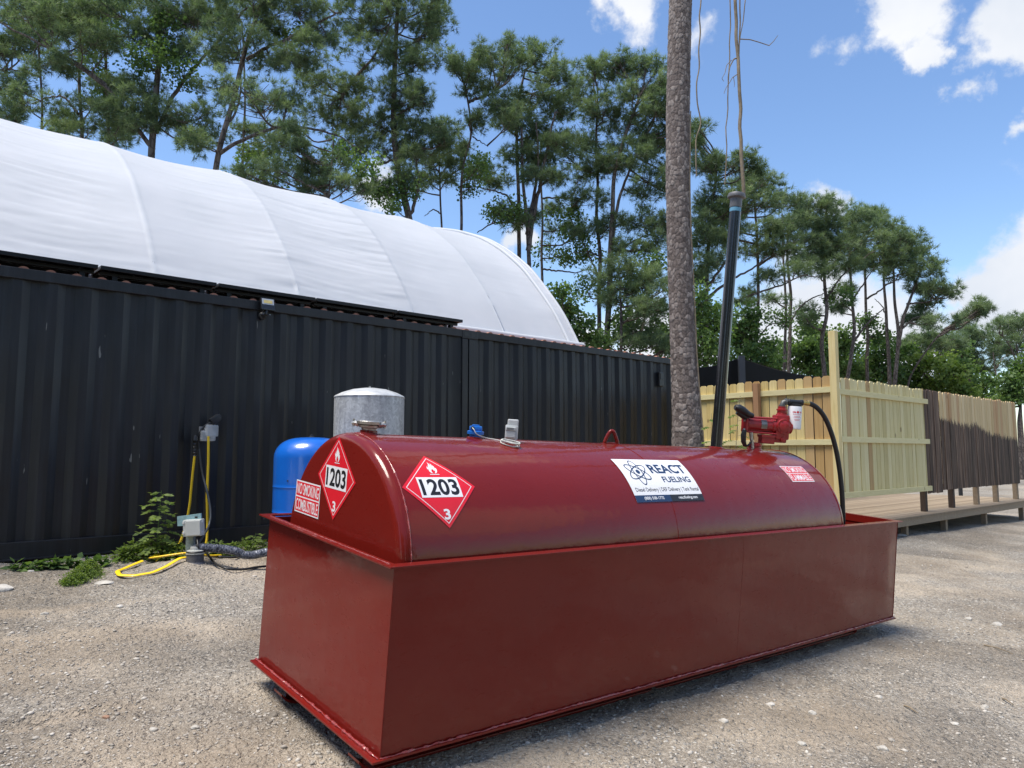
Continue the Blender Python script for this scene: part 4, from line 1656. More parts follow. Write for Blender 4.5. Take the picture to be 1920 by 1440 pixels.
# ------------------------------------------------------------------ junction box on its post, well head and hose
wg = G(364, 1066, 0.0)
wd = wg[1]
M_WOODBL = plain('teal_painted_board', (.22, .36, .38), .7, 0, .25, 18)
pr0 = at(354, 1050, wd + .05)
pr1 = at(357, 990, wd + .05)
SX = np.array([1.0, 0, 0])
zb = pr0[2] - .06
def flatpt(px, py, dy=0.0):
    return at(px, py, wd + dy)
o = thing('junction_box_post', 'short grey green post carrying a pale junction box and teal board beside the yellow cords', 'junction box', np.array([pr0[0], pr0[1], zb - .03]))
g = MB()
a, b2 = flatpt(347, 1052), flatpt(364, 985)
g.box((a[0], wd - .005, zb - .05), (b2[0], wd + .045, flatpt(347, 975)[2]), ch=.004)
g.build('post', plain('weathered_post', (.20, .25, .24), .75, 0, .3, 25, .4), o)
a, b2, c_, d_ = flatpt(335, 968), flatpt(379, 962), flatpt(380, 983), flatpt(336, 986)
g = MB()
V = []
for dy in (-.012, .012):
    for q in (a, b2, c_, d_):
        V.append([q[0], q[1] + dy - .02, q[2]])
g.add(V, [(0, 1, 2, 3), (7, 6, 5, 4), (0, 4, 5, 1), (1, 5, 6, 2), (2, 6, 7, 3), (3, 7, 4, 0)])
g.build('board', M_WOODBL, o)
g = MB()
a, b2 = flatpt(345, 1005, -.06), flatpt(380, 974, -.06)
ct = (a + b2) / 2
A = math.radians(-3)
Fj = (ct, np.array([[math.cos(A), 0, -math.sin(A)], [0, 1, 0], [math.sin(A), 0, math.cos(A)]]))
hw, hh = (b2[0] - a[0]) / 2, (b2[2] - a[2]) / 2
g.box((-hw, -.03, -hh), (hw, .05, hh), F=Fj, ch=.006)
M_JB = plain('pale_grey_box', (.47, .49, .47), .5, 0, .05, 20)
g.build('box', M_JB, o)
g = MB()
g.box((-hw + .028, -.040, -hh + .006), (hw - .004, -.028, hh - .008), F=Fj, ch=.005)
g.build('box_lid', M_JB, o)
g = MB()
for z_ in (-hh + .02, hh - .035):
    g.box((-hw - .004, -.036, z_), (-hw + .018, -.028, z_ + .022), F=Fj, ch=.003)
    g.box((hw - .002, -.02, z_), (hw + .007, .01, z_ + .02), F=Fj, ch=.003)
g.build('latch', M_GREY, o)
g = MB()
q = flatpt(368, 970, -.045)
g.box((q[0] - .012, q[1] - .004, q[2] - .008), (q[0] + .012, q[1], q[2] + .008))
g.build('board_clip', M_BLACKP, o)

M_CORR, nt_, b_ = newmat('foil_conduit')
co_ = objco(nt_)
nn_ = noise(nt_, co_, 60, 5, .7)
rr_ = ramp(nt_, nn_.outputs[0], [(.35, (.03, .035, .05)), (.5, (.20, .22, .28)), (.7, (.62, .64, .68))])
lk(nt_, rr_.outputs[0], b_.inputs['Base Color'])
b_.inputs['Roughness'].default_value = .4
b_.inputs['Metallic'].default_value = .4
hp = flatpt(365, 1064, -.10)
hz0_ = float(ground_z(hp[0], hp[1]))
o = thing('well_head', 'round well casing with clamped cap where the ribbed silver hose begins', 'well head', np.array([hp[0], hp[1], hz0_]))
g = MB()
pr_ = [(.10, -.05)]
for k_ in range(9):
    pr_ += [(.074, k_ * .0075), (.070, k_ * .0075 + .004)]
g.lathe(pr_, [hp[0], hp[1], hz0_], n=32)
g.build('casing', plain('dark_casing', (.10, .10, .11), .6, 0, .3, 60), o)
g = MB()
g.lathe([(.072, .066), (.077, .069), (.077, .078), (.068, .080)], [hp[0], hp[1], hz0_], n=32)
g.lathe([(.070, .090), (.071, .094), (.071, .098), (.045, .104), (.040, .13)], [hp[0], hp[1], hz0_], n=32)
g.build('cap', plain('pale_cap', (.34, .35, .33), .6, 0, .3, 40), o)
g = MB()
g.lathe([(.074, .079), (.075, .089), (.073, .091)], [hp[0], hp[1], hz0_], n=32)
g.build('seal', M_BLACKP, o)
hpts = [np.array([hp[0], hp[1], hz0_ + .12]), flatpt(364, 1032, -.10), flatpt(372, 1026, -.08), flatpt(390, 1027, -.05), flatpt(415, 1029, -.02), flatpt(443, 1033, 0), flatpt(456, 1041, .02), flatpt(475, 1041, .05), flatpt(495, 1036, .1), flatpt(520, 1034, .18), flatpt(560, 1040, .3)]
P = smooth_path(hpts, 420, 60)
g = MB()
g.tube(P, .036 + .0045 * np.sin(np.arange(420) * 1.9), 14)
tag(g.build('ribbed_hose', M_CORR, None, org=P[0]), 'ribbed silver and black hose running from the well head behind the red tank', 'hose')
M_GCORD = plain('grey_cord', (.045, .05, .055), .4)
cord('grey_cord', 'thin grey cord from the plug adapter down the wall, knotted beside the junction box', [wall_pt(373, 840, .05), wall_pt(376, 870, .06), wall_pt(381, 895, .08), wall_pt(388, 920, .16), wall_pt(394, 950, .22), wall_pt(395, 972, .28), wall_pt(391, 988, .32), flatpt(383, 1002, -.02), flatpt(374, 1015, -.05), flatpt(369, 1024, -.12)], .011, M_GCORD)
cord('black_cord', 'black cord leaving the junction box and trailing over the gravel behind the red tank', [flatpt(369, 1003, -.05), flatpt(372, 1030, -.14), G(378, 1048, .10), G(388, 1062, .05), G(402, 1073, .03), G(425, 1080, .02), G(455, 1076, .02), G(485, 1070, .02), G(515, 1066, .02), G(560, 1062, .02)], .010, M_RUBBER)
cord('black_cord', 'black cord lying behind the ribbed hose near the weeds', [G(390, 1050, .02), G(412, 1053, .02), G(440, 1052, .02), G(463, 1046, .02), G(490, 1042, .03), G(520, 1040, .03)], .011, M_RUBBER)

# ------------------------------------------------------------------ wood fence, deck and shade
def mat_wood(name, lo, mid_, hi, stain=False, grain=(14, 14, .8), rough=.75):
    m, nt, b = newmat(name)
    at_ = nd(nt, 'ShaderNodeAttribute', attribute_name='tint')
    sp = nt.nodes.new('ShaderNodeSeparateColor')
    lk(nt, at_.outputs['Color'], sp.inputs[0])
    co = objco(nt, grain)
    shift = nd(nt, 'ShaderNodeVectorMath', operation='ADD')
    sc_ = nd(nt, 'ShaderNodeVectorMath', operation='SCALE', i_Scale=40.0)
    lk(nt, at_.outputs['Color'], sc_.inputs[0])
    lk(nt, co, shift.inputs[0])
    lk(nt, sc_.outputs[0], shift.inputs[1])
    n = noise(nt, shift.outputs[0], 2.2, 7, .62, .8)
    f = math_(nt, 'MULTIPLY_ADD', sp.outputs[0], .52, math_(nt, 'MULTIPLY', n.outputs[0], .80))
    r = ramp(nt, f, [(0.25, lo), (0.6, mid_), (0.95, hi)])
    col = r.outputs[0]
    # orange heartwood boards
    col = mixc(nt, math_(nt, 'GREATER_THAN', sp.outputs[1], .86), col, mixc(nt, .55, col, (.36, .17, .07)))
    # knots
    kn_ = nd(nt, 'ShaderNodeTexVoronoi', i_Scale=2.6)
    lk(nt, objco(nt, (1, 1, .6)), kn_.inputs['Vector'])
    kr = ramp(nt, kn_.outputs['Distance'], [(0.0, (1, 1, 1)), (0.055, (1, 1, 1)), (.085, (0, 0, 0))])
    col = mixc(nt, math_(nt, 'MULTIPLY', kr.outputs[0], .65), col, (.13, .075, .04))
    if stain:
        co2 = objco(nt)
        sx = nt.nodes.new('ShaderNodeSeparateXYZ')
        lk(nt, co2, sx.inputs[0])
        n2 = noise(nt, objco(nt, (30, 30, 2.2)), 1.0, 5, .7)
        edge = math_(nt, 'MULTIPLY_ADD', n2.outputs[0], .55, math_(nt, 'SUBTRACT', sp.outputs[2], .28))
        isd = math_(nt, 'LESS_THAN', sx.outputs[2], edge)
        n3 = noise(nt, objco(nt, (24, 24, .7)), 1.6, 6, .65)
        dk = ramp(nt, n3.outputs[0], [(.36, (.022, .013, .010)), (.46, (.055, .036, .027)), (.56, (.11, .075, .055)), (.66, (.21, .155, .115))])
        col = mixc(nt, isd, col, mixc(nt, 1.0, dk.outputs[0], ramp(nt, sp.outputs[0], [(0, (.45, .45, .45)), (1, (1.7, 1.6, 1.5))]).outputs[0], 'MULTIPLY'))
    lk(nt, col, b.inputs['Base Color'])
    b.inputs['Roughness'].default_value = rough
    b.inputs['Specular IOR Level'].default_value = .25
    bump(nt, n.outputs[0], .25, .004, b)
    return m


M_PINE = mat_wood('fresh_pine', (.40, .285, .10), (.60, .47, .20), (.74, .62, .33))
M_PINEG = mat_wood('greenish_pine', (.42, .345, .15), (.58, .50, .25), (.70, .625, .36))
M_STAIN = mat_wood('half_stained_pine', (.38, .27, .13), (.54, .41, .22), (.64, .51, .30), stain=True)
M_RAILG = mat_wood('rail_pine', (.45, .385, .18), (.62, .55, .29), (.72, .65, .38), grain=(2.5, 2.5, 22))
M_DARKW = mat_wood('dark_stained_wood', (.03, .022, .018), (.065, .046, .036), (.10, .07, .055))
M_DECK = mat_wood('deck_boards', (.15, .115, .078), (.25, .195, .135), (.35, .28, .20), grain=(1.2, 14, 14))

FP = at(1570, 848, 11.1)[:2]                 # the tall corner post
FL = -CD[:2] * 0 + np.array([-.66562, .74628])  # left face runs away from the viewer
FZ0, FZ1 = EYE[2] - .69, EYE[2] + 1.145


def fxy(base, d, s, n, nn):
    return base + d * s + nn * n


def pickets(g, base, d, nn, s0, s1, z0, z1, step=.146, seed=0, stain=None, thick=.016):
    r = np.random.default_rng(seed)
    s = s0
    while s < s1 - .03:
        w = step - .008 - r.uniform(0, .007)
        t = np.array([r.uniform(.1, .95), r.uniform(0, 1), .5])
        dz, dn = r.normal(0, .008), r.normal(0, .0035)
        if stain is not None:
            t[2] = stain(s) if True else 0
        a, b_ = s + .002, min(s + w, s1)
        c = .028
        zt = z1 + dz
        prof = [(a, z0 + r.normal(0, .004)), (b_, z0), (b_, zt - c), (b_ - c, zt), (a + c, zt), (a, zt - c)]
        V = []
        for n_ in (dn, dn + thick):
            for (q, z) in prof:
                xy = fxy(base, d, q, n_, nn)
                V.append([xy[0], xy[1], z])
        k = 6
        fs = [tuple(range(k))[::-1], tuple(range(k, 2 * k))] + [(i, (i + 1) % k, k + (i + 1) % k, k + i) for i in range(k)]
        g.add(V, fs, 0, False, t)
        s += step


def beam(g, base, d, nn, s0, s1, n0, n1, z0, z1, col=(.5, .3, .5), ch=.004):
    F = (np.array([base[0], base[1], 0]), np.array([[d[0], d[1], 0], [nn[0], nn[1], 0], [0, 0, 1]]))
    g.box((s0, n0, z0), (s1, n1, z1), F=F, ch=ch, col=col)


dL, nL = np.array([-.66562, .74628]), np.array([.74628, .66562])      # left face: outward normal is -nL
dR, nR = np.array([.755, .656]), np.array([-.656, .755])              # right face: outward normal is -nR
dR /= np.linalg.norm(dR)
zg = lambda b, d, s: float(ground_z(*(b + d * s)))
DZ = EYE[2] - 1.055                                                   # deck surface

# left face
o = thing('wood_fence', 'new pale picket fence side running from the tall corner post back to the pine trunk', 'fence', [FP[0], FP[1], zg(FP, dL, 1)], group='sides of the timber enclosure')
g = MB()
pickets(g, FP, dL, nL, .06, 2.75, FZ0 - .02, FZ1 + .012, seed=4)
g.build('picket_panel', M_PINE, o)
for z, c in ((FZ0 + .02, .5), (FZ0 + .80, .62), (FZ1 - .24, .6)):
    g = MB()
    beam(g, FP, dL, nL, .05, 2.76, -.040, -.003, z, z + .088, (c, .3, .2 + c))
    g.build('rail', M_RAILG, o)
g = MB()
beam(g, FP, dL, nL, 1.20, 1.29, -.132, -.043, zg(FP, dL, 1.2) - .1, FZ1 - .03, (.25, .95, .4))
g.build('post', mat_wood('brownish_post', (.26, .17, .10), (.36, .25, .16), (.46, .34, .23)), o)
# tall corner post
g = MB()
beam(g, FP, dR, nR, -.058, .045, -.06, .045, zg(FP, dR, 0) - .1, at(1570, 621, 11.1)[2], (.75, .2, .8), ch=.003)
tag(g.build('corner_post', M_PINE, None, org=[FP[0], FP[1], zg(FP, dR, 0)]), 'tall square new timber post standing above the fence corner', 'post')
# right face, bare
o = thing('wood_fence', 'bare pale picket fence side with three rails facing the camera, right of the tall post', 'fence', [FP[0], FP[1], DZ], group='sides of the timber enclosure')
SM = 3.44
g = MB()
pickets(g, FP, dR, nR, .05, SM, FZ0 + .02, FZ1, seed=9)
g.build('picket_panel', M_PINEG, o)
for k_, (z, c) in enumerate(((FZ0 + .0, .5), (FZ0 + .84, .75), (FZ1 - .27, .6))):
    g = MB()
    beam(g, FP, dR, nR, .048, SM + .10, -.040, -.003, z, z + .088, (c, .1, .3 * k_))
    g.build('rail', M_RAILG, o)
# stained part
o = thing('wood_fence', 'picket fence side half painted dark brown with a ragged stain edge, farthest right', 'fence', [*(FP + dR * SM), DZ], group='sides of the timber enclosure')


def stain(s):
    if s < SM + .75:
        z = 3.0
    elif s < SM + 2.6:
        z = EYE[2] + .60 + .05 * math.sin(s * 2)
    else:
        z = EYE[2] + .60 - .20 * min(1, (s - SM - 2.6) / .8) - .05 * (s - SM - 3.4 if s > SM + 3.4 else 0)
    return z - DZ


g = MB()
pickets(g, FP, dR, nR, SM + .01, SM + .76, FZ0 - .05, FZ1 - .0, seed=15, stain=stain)
pickets(g, FP, dR, nR, SM + .79, 8.92, FZ0 - .01, FZ1 - .005, seed=16, stain=stain)
g.build('picket_panel', M_STAIN, o)
for z in (FZ0 + .1, FZ0 + .9, FZ1 - .25):
    g = MB()
    beam(g, FP, dR, nR, SM + .02, 8.9, .020, .056, z, z + .088)
    g.build('rail', M_RAILG, o)
for s in (3.36, 4.72, 6.1, 7.32, 8.7):
    g = MB()
    beam(g, FP, dR, nR, s, s + .095, .022 if s < 8 else .02, .115, DZ, FZ1 - .12, (.3, .3, .5))
    g.build('post', M_DARKW if s < 5 else M_DECK, o)
for i, (a, b_) in enumerate((('fallback', 0),) * 0):
    pass
# far side posts of the enclosure, seen under the fence
BK = 4.6
for i, s in enumerate((.2, 1.6, 2.0, 3.3, 3.8, 5.2, 6.6)):
    g = MB()
    beam(g, FP, dR, nR, s, s + .09, BK - (i % 2) * .9, BK + .09 - (i % 2) * .9, DZ, FZ1 - .1, (.3, .5, .5))
    w = ('farthest left', 'second', 'third', 'fourth', 'fifth', 'sixth', 'farthest right')[i]
    tag(g.build('wood_post', M_DARKW, None, org=[*(FP + dR * s + nR * BK), DZ]), 'dark post seen through the gap under the fence, ' + w + ' of seven', 'post', 'posts inside the enclosure')

# deck
o = thing('wood_deck', 'low weathered timber deck carrying the fence on short legs', 'deck', [*(FP + dR * 4), zg(FP, dR, 4)])
g = MB()
r = np.random.default_rng(2)
n_ = -.22
while n_ < 5.2:
    beam(g, FP, dR, nR, -.15 + r.uniform(-.006, .006), 9.2 + r.uniform(-.01, .01), n_, n_ + .136, DZ - .032, DZ - .002 + r.uniform(-.002, .002), (r.uniform(.2, .9), .3, r.uniform(0, 1)), ch=.002)
    n_ += .141
g.build('deck_boards', M_DECK, o)
g = MB()
beam(g, FP, dR, nR, -.13, 9.18, -.20, -.163, DZ - .15, DZ - .033, (.6, .2, .3))
beam(g, FP, dR, nR, 9.14, 9.18, -.16, 5.2, DZ - .15, DZ - .034, (.6, .2, .8))
g.build('fascia', M_DECK, o)
for s in (.2, 2.0, 3.75, 5.9, 8.35):
    for q in (-.155, 1.5, 3.2, 4.9):
        g = MB()
        zz = float(ground_z(*(FP + dR * s + nR * q)))
        beam(g, FP, dR, nR, s, s + .09, q, q + .09, zz - .08, DZ - .036, (.4, .3, .5))
        g.build('leg', M_DECK, o)
for q in (.3, 1.1, 2.4, 3.9):
    g = MB()
    beam(g, FP, dR, nR, -.1, 9.13, q, q + .04, DZ - .15, DZ - .035)
    g.build('joist', M_DARKW, o)

# black shade canopy behind the left fence side
pk = at(1386, 671, 14.6)
o = thing('shade_canopy', 'black shade cloth pitched over a dark post behind the pale fence', 'shade canopy', [pk[0], pk[1], zg(pk[:2], dL, 0)])
M_SHADE = plain('black_shade_cloth', (.006, .006, .008), .8, 0, .2, 6)
g = MB()
le, re_ = at(1296, 690, 13.9), at(1560, 707, 17.5)
bk1, bk2 = at(1330, 700, 18.5), at(1500, 705, 20)
low = lambda q, z=FZ0: np.array([q[0], q[1], z])


def sheet(g, a, b_, c, d_, k=14, sag=.05, seed=1):
    s = np.linspace(0, 1, k)
    S, T = np.meshgrid(s, s, indexing='ij')
    S3, T3 = S[..., None], T[..., None]
    P = np.asarray(a) * (1 - S3) * (1 - T3) + np.asarray(b_) * S3 * (1 - T3) + np.asarray(c) * S3 * T3 + np.asarray(d_) * (1 - S3) * T3
    P[..., 2] -= sag * np.sin(np.pi * S) * (1 - T * .6)
    g.grid(P)
    g.grid(P - np.array([0, 0, .006]), flip=True)


sheet(g, le, pk, low(pk), low(le))
sheet(g, pk, re_, low(re_), low(pk), sag=.10)
sheet(g, le, pk, bk2, bk1, sag=.08)
g.build('cloth', M_SHADE, o)
g = MB()
q = pk - np.array([.0, .12, 0])
g.box((q[0] - .06, q[1] - .06, zg(pk[:2], dL, 0) - .05), (q[0] + .06, q[1] + .03, pk[2] + .02), ch=.006)
g.build('post', plain('slate_post', (.030, .036, .048), .6), o)
g = MB()
a, b_ = at(1788, 741, 19), at(1815, 741, 19) + np.array([0, .5, 0])
zgr = zg(a[:2], dL, 0)
g.box((a[0], a[1], a[2] - .07), (b_[0], b_[1], a[2]), ch=.01)
for q in ((a[0] + .15, a[1] + .2),):
    g.box((q[0], q[1], zgr - .1), (q[0] + .07, q[1] + .07, a[2] - .102))
tag(g.build('shelter_roof', plain('dark_shelter', (.02, .02, .022), .7), None, org=[a[0], a[1], zgr]), 'small dark flat shelter roof just showing over the half stained fence', 'shelter')

# ------------------------------------------------------------------ trees
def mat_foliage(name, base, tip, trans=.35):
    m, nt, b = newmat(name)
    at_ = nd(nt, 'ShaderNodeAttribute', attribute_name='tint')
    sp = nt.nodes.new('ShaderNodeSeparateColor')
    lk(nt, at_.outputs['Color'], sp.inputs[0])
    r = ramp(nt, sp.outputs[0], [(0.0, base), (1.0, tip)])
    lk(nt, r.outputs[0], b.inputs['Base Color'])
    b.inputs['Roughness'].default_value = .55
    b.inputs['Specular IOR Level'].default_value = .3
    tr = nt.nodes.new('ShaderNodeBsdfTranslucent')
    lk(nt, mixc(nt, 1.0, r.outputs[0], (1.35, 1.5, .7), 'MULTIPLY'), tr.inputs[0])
    mx = nt.nodes.new('ShaderNodeMixShader')
    mx.inputs[0].default_value = trans
    lk(nt, b.outputs[0], mx.inputs[1])
    lk(nt, tr.outputs[0], mx.inputs[2])
    lk(nt, mx.outputs[0], nt.nodes['Material Output'].inputs[0])
    return m


M_NEEDLE = mat_foliage('pine_needles', (.060, .102, .064), (.24, .305, .165))
M_LEAF = mat_foliage('green_leaves', (.045, .095, .035), (.17, .25, .08), .4)
M_LEAFY = mat_foliage('yellow_green_leaves', (.06, .11, .028), (.22, .29, .075), .4)


def mat_bark(name, lo, hi, fine=1.0):
    m, nt, b = newmat(name)
    co = objco(nt, (1, 1, .45))
    n = noise(nt, co, 5 * fine, 7, .68, .3)
    v = nd(nt, 'ShaderNodeTexVoronoi', i_Scale=13.0 * fine, feature='DISTANCE_TO_EDGE')
    wn = noise(nt, co, 9 * fine, 3)
    ad = nd(nt, 'ShaderNodeVectorMath', operation='ADD')
    s = nd(nt, 'ShaderNodeVectorMath', operation='SCALE', i_Scale=.10)
    lk(nt, wn.outputs['Color'], s.inputs[0])
    lk(nt, co, ad.inputs[0])
    lk(nt, s.outputs[0], ad.inputs[1])
    lk(nt, ad.outputs[0], v.inputs['Vector'])
    vr = ramp(nt, v.outputs['Distance'], [(0, (.28, .26, .26)), (.10, (.85, .85, .85)), (.35, (1, 1, 1))])
    r = ramp(nt, n.outputs[0], [(.3, lo), (.7, hi)])
    lk(nt, mixc(nt, 1.0, r.outputs[0], vr.outputs[0], 'MULTIPLY'), b.inputs['Base Color'])
    b.inputs['Roughness'].default_value = .9
    b.inputs['Specular IOR Level'].default_value = .2
    h = math_(nt, 'MULTIPLY_ADD', n.outputs[0], .5, math_(nt, 'MINIMUM', v.outputs['Distance'], .22))
    bump(nt, h, .9, .05, b)
    return m


M_BARK = mat_bark('tree_bark', (.075, .060, .052), (.19, .16, .145), .6)
M_TWIG = plain('twig_bark', (.10, .085, .070), .9, 0, .3, 8)
M_VINE = plain('dry_vine', (.20, .16, .11), .85, 0, .3, 12)


def unit(a):
    return a / (np.linalg.norm(a, axis=-1, keepdims=True) + 1e-9)


def needle_clumps(C, size, r, nshoot=7, nper=13, nl=.20, wd=.016, up=.45):
    """C: clump centres (k,3). returns triangles' corners and tints"""
    k = len(C)
    d = unit(r.normal(size=(k, nshoot, 3)) + np.array([0, 0, up]))
    st = C[:, None] + d * r.uniform(.05, .35, (k, nshoot, 1)) * size[:, None, None]
    ln = size[:, None, None] * r.uniform(.5, .95, (k, nshoot, 1))
    tpos = r.uniform(0, 1, (k, nshoot, nper, 1)) ** .6
    base = st[:, :, None] + d[:, :, None] * ln[:, :, None] * tpos * .7
    nd_ = unit(d[:, :, None] * .75 + unit(r.normal(size=(k, nshoot, nper, 3))) * .85)
    L = nl * r.uniform(.7, 1.15, (k, nshoot, nper, 1))
    tip = base + nd_ * L
    side = unit(np.cross(nd_, r.normal(size=(k, nshoot, nper, 3)))) * wd * .5
    V = np.stack([base - side, base + side, tip], 3).reshape(-1, 3)
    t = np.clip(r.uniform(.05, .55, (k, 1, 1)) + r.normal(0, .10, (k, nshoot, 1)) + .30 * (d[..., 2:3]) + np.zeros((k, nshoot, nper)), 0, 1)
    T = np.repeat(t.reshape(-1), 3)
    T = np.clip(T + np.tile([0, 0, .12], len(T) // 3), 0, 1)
    return V, np.stack([T, T, T], 1)


def leaf_quads(C, size, r, n=60, lf=.10):
    k = len(C)
    d = unit(r.normal(size=(k, n, 3)))
    P = C[:, None] + d * size[:, None, None] * r.uniform(.25, 1, (k, n, 1)) ** .6
    a = unit(r.normal(size=(k, n, 3)) + np.array([0, 0, -.25]))
    nrm = unit(r.normal(size=(k, n, 3)) + np.array([0, 0, 1.0]))
    b_ = unit(np.cross(nrm, a))
    s = lf * r.uniform(.6, 1.2, (k, n, 1))
    V = np.stack([P, P + a * s * .5 + b_ * s * .36, P + a * s, P + a * s * .5 - b_ * s * .36], 2).reshape(-1, 3)
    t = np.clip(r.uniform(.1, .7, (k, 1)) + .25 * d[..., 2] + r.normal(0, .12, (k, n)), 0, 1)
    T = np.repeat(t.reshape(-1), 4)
    return V, np.stack([T, T, T], 1)


def poly_at(trunk, q):
    """closest point on trunk polyline (k,3) at or below height of q"""
    z = trunk[:, 2]
    zt = np.clip(q, z.min(), z.max())
    o = np.argsort(z)
    return np.array([np.interp(zt, z[o], trunk[o, i]) for i in range(3)])


def tree(name, label, cat, depth, trunk, wpx, blobs, limbs=(), group='pines behind the dome and the containers', leafy=(), seed=0, dens=1.0, leafmat=None, lf=.13, solo_limbs=True, bark=None, wtop=None):
    r = np.random.default_rng(seed + 100)
    S = depth / FPX                       # metres per photo pixel at that depth
    pts = [at(x, y, depth) for x, y in trunk]
    b0 = pts[0].copy()
    gz = float(ground_z(b0[0], b0[1]))
    base = np.array([b0[0], b0[1], gz - .1])
    pts = [base] + pts
    P = smooth_path(pts, 48, 3)
    P[:, :2] += (np.stack([vnoise(P[:, 2] * .6, P[:, 2] * 0, seed), vnoise(P[:, 2] * .6, P[:, 2] * 0, seed + 50)], 1)) * .12
    r0 = wpx * S / 2
    hz = (P[:, 2] - P[0, 2]) / max(1, P[-1, 2] - P[0, 2])
    o = thing(name, label, cat, base, group=group)
    rad = r0 * (1 + .35 * np.exp(-(P[:, 2] - P[0, 2]) / .8)) * (1 - hz * (1 - (wtop or .35)))
    g = MB()
    g.tube(P, rad, 12)
    LP = []
    for lb in limbs:
        w = lb[0]
        q = [at(x, y, depth + (lb[2][i] if len(lb) > 2 else 0)) for i, (x, y) in enumerate(lb[1])]
        q = smooth_path(q, 24, 3)
        q[1:] += r.normal(0, .015, (len(q) - 1, 3))
        g.tube(q, np.linspace(w * S / 2, w * S / 2 * .35, len(q)), 8)
        LP.append(q)
    NV, NT, QV, QT = [], [], [], []
    extra = []
    if len(blobs) > 3:
        for bl in blobs:
            extra.append((bl[0] + r.uniform(-.7, .7) * bl[2], bl[1] + r.uniform(-.3, .9) * bl[3], bl[2] * .75, bl[3] * .75))
            if bl[1] < 420 and r.random() < .55:
                extra.append((bl[0] + r.uniform(-1, 1) * bl[2], bl[1] + r.uniform(0, 1.3) * bl[3], bl[2] * .6, bl[3] * .6))
    blobs = list(blobs) + extra
    for bi, bl in enumerate(list(blobs) + list(leafy)):
        x, y, rx, ry = bl[:4]
        dz = bl[4] if len(bl) > 4 else r.uniform(-1, 1) * 45 * S
        isleaf = bi >= len(blobs)
        c = at(x, y, depth + dz)
        ex, ez = rx * S, ry * S
        ey = max(ex * .8, .5)
        cs = .36 if not isleaf else .34
        cs *= np.clip(S / .021, .8, 2.0) ** .75
        ex, ez = ex * 1.2, ez * 1.25
        n = int(np.clip(dens * (ex * ez) / (cs * cs) * 2.9 + 3, 4, 110))
        u = unit(r.normal(size=(n, 3))) * r.uniform(.15, 1, (n, 1)) ** .45
        u[:, 2] = np.where(u[:, 2] < -.3, u[:, 2] * .5, u[:, 2])
        C = c + u * [ex, ey, ez]
        size = cs * r.uniform(.7, 1.2, n)
        # limb from the trunk (or nearest drawn limb) to the blob, twigs to the clumps
        st = poly_at(P, c[2] - .35 * abs(x - trunk[0][0]) * S * .6 - .2)
        cand = [st]
        for q in LP:
            cand.append(q[np.argmin(np.linalg.norm(q - c, axis=1))])
        st = min(cand, key=lambda q: np.linalg.norm(q - c))
        mid = (st + c) / 2 + np.array([0, 0, -.10 * np.linalg.norm(c - st)]) + r.normal(0, .08, 3)
        L = smooth_path([st, mid, c], 9, 1)
        w = np.clip(.012 * np.linalg.norm(c - st) + .02, .02, .07) * np.clip(S / .02, .8, 1.7)
        g.tube(L, np.linspace(w, w * .5, 9), 5, mi=0)
        for k_ in range(0, n, 1 if n < 30 else 2):
            q = C[k_]
            s_ = L[r.integers(4, 9)]
            m_ = (s_ + q) / 2 + r.normal(0, .08, 3) - np.array([0, 0, .05])
            g.tube([s_, m_, q], [w * .38, w * .3, w * .16], 3, mi=0, cap=False)
        sc = np.clip(S / .021, .85, 1.7)
        if isleaf:
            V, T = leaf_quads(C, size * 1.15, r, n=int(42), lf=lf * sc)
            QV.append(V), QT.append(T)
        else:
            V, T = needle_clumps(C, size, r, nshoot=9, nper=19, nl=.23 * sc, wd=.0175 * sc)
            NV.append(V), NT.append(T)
    g.build('trunk', bark or M_BARK, o)
    if NV:
        raw_mesh('crown', np.concatenate(NV), 3, [M_NEEDLE], o, np.concatenate(NT))
    if QV:
        raw_mesh('crown' if not NV else 'climbing_leaves', np.concatenate(QV), 4, [leafmat or M_LEAF], o, np.concatenate(QT))
    return o


PG = 'pines behind the dome and the containers'
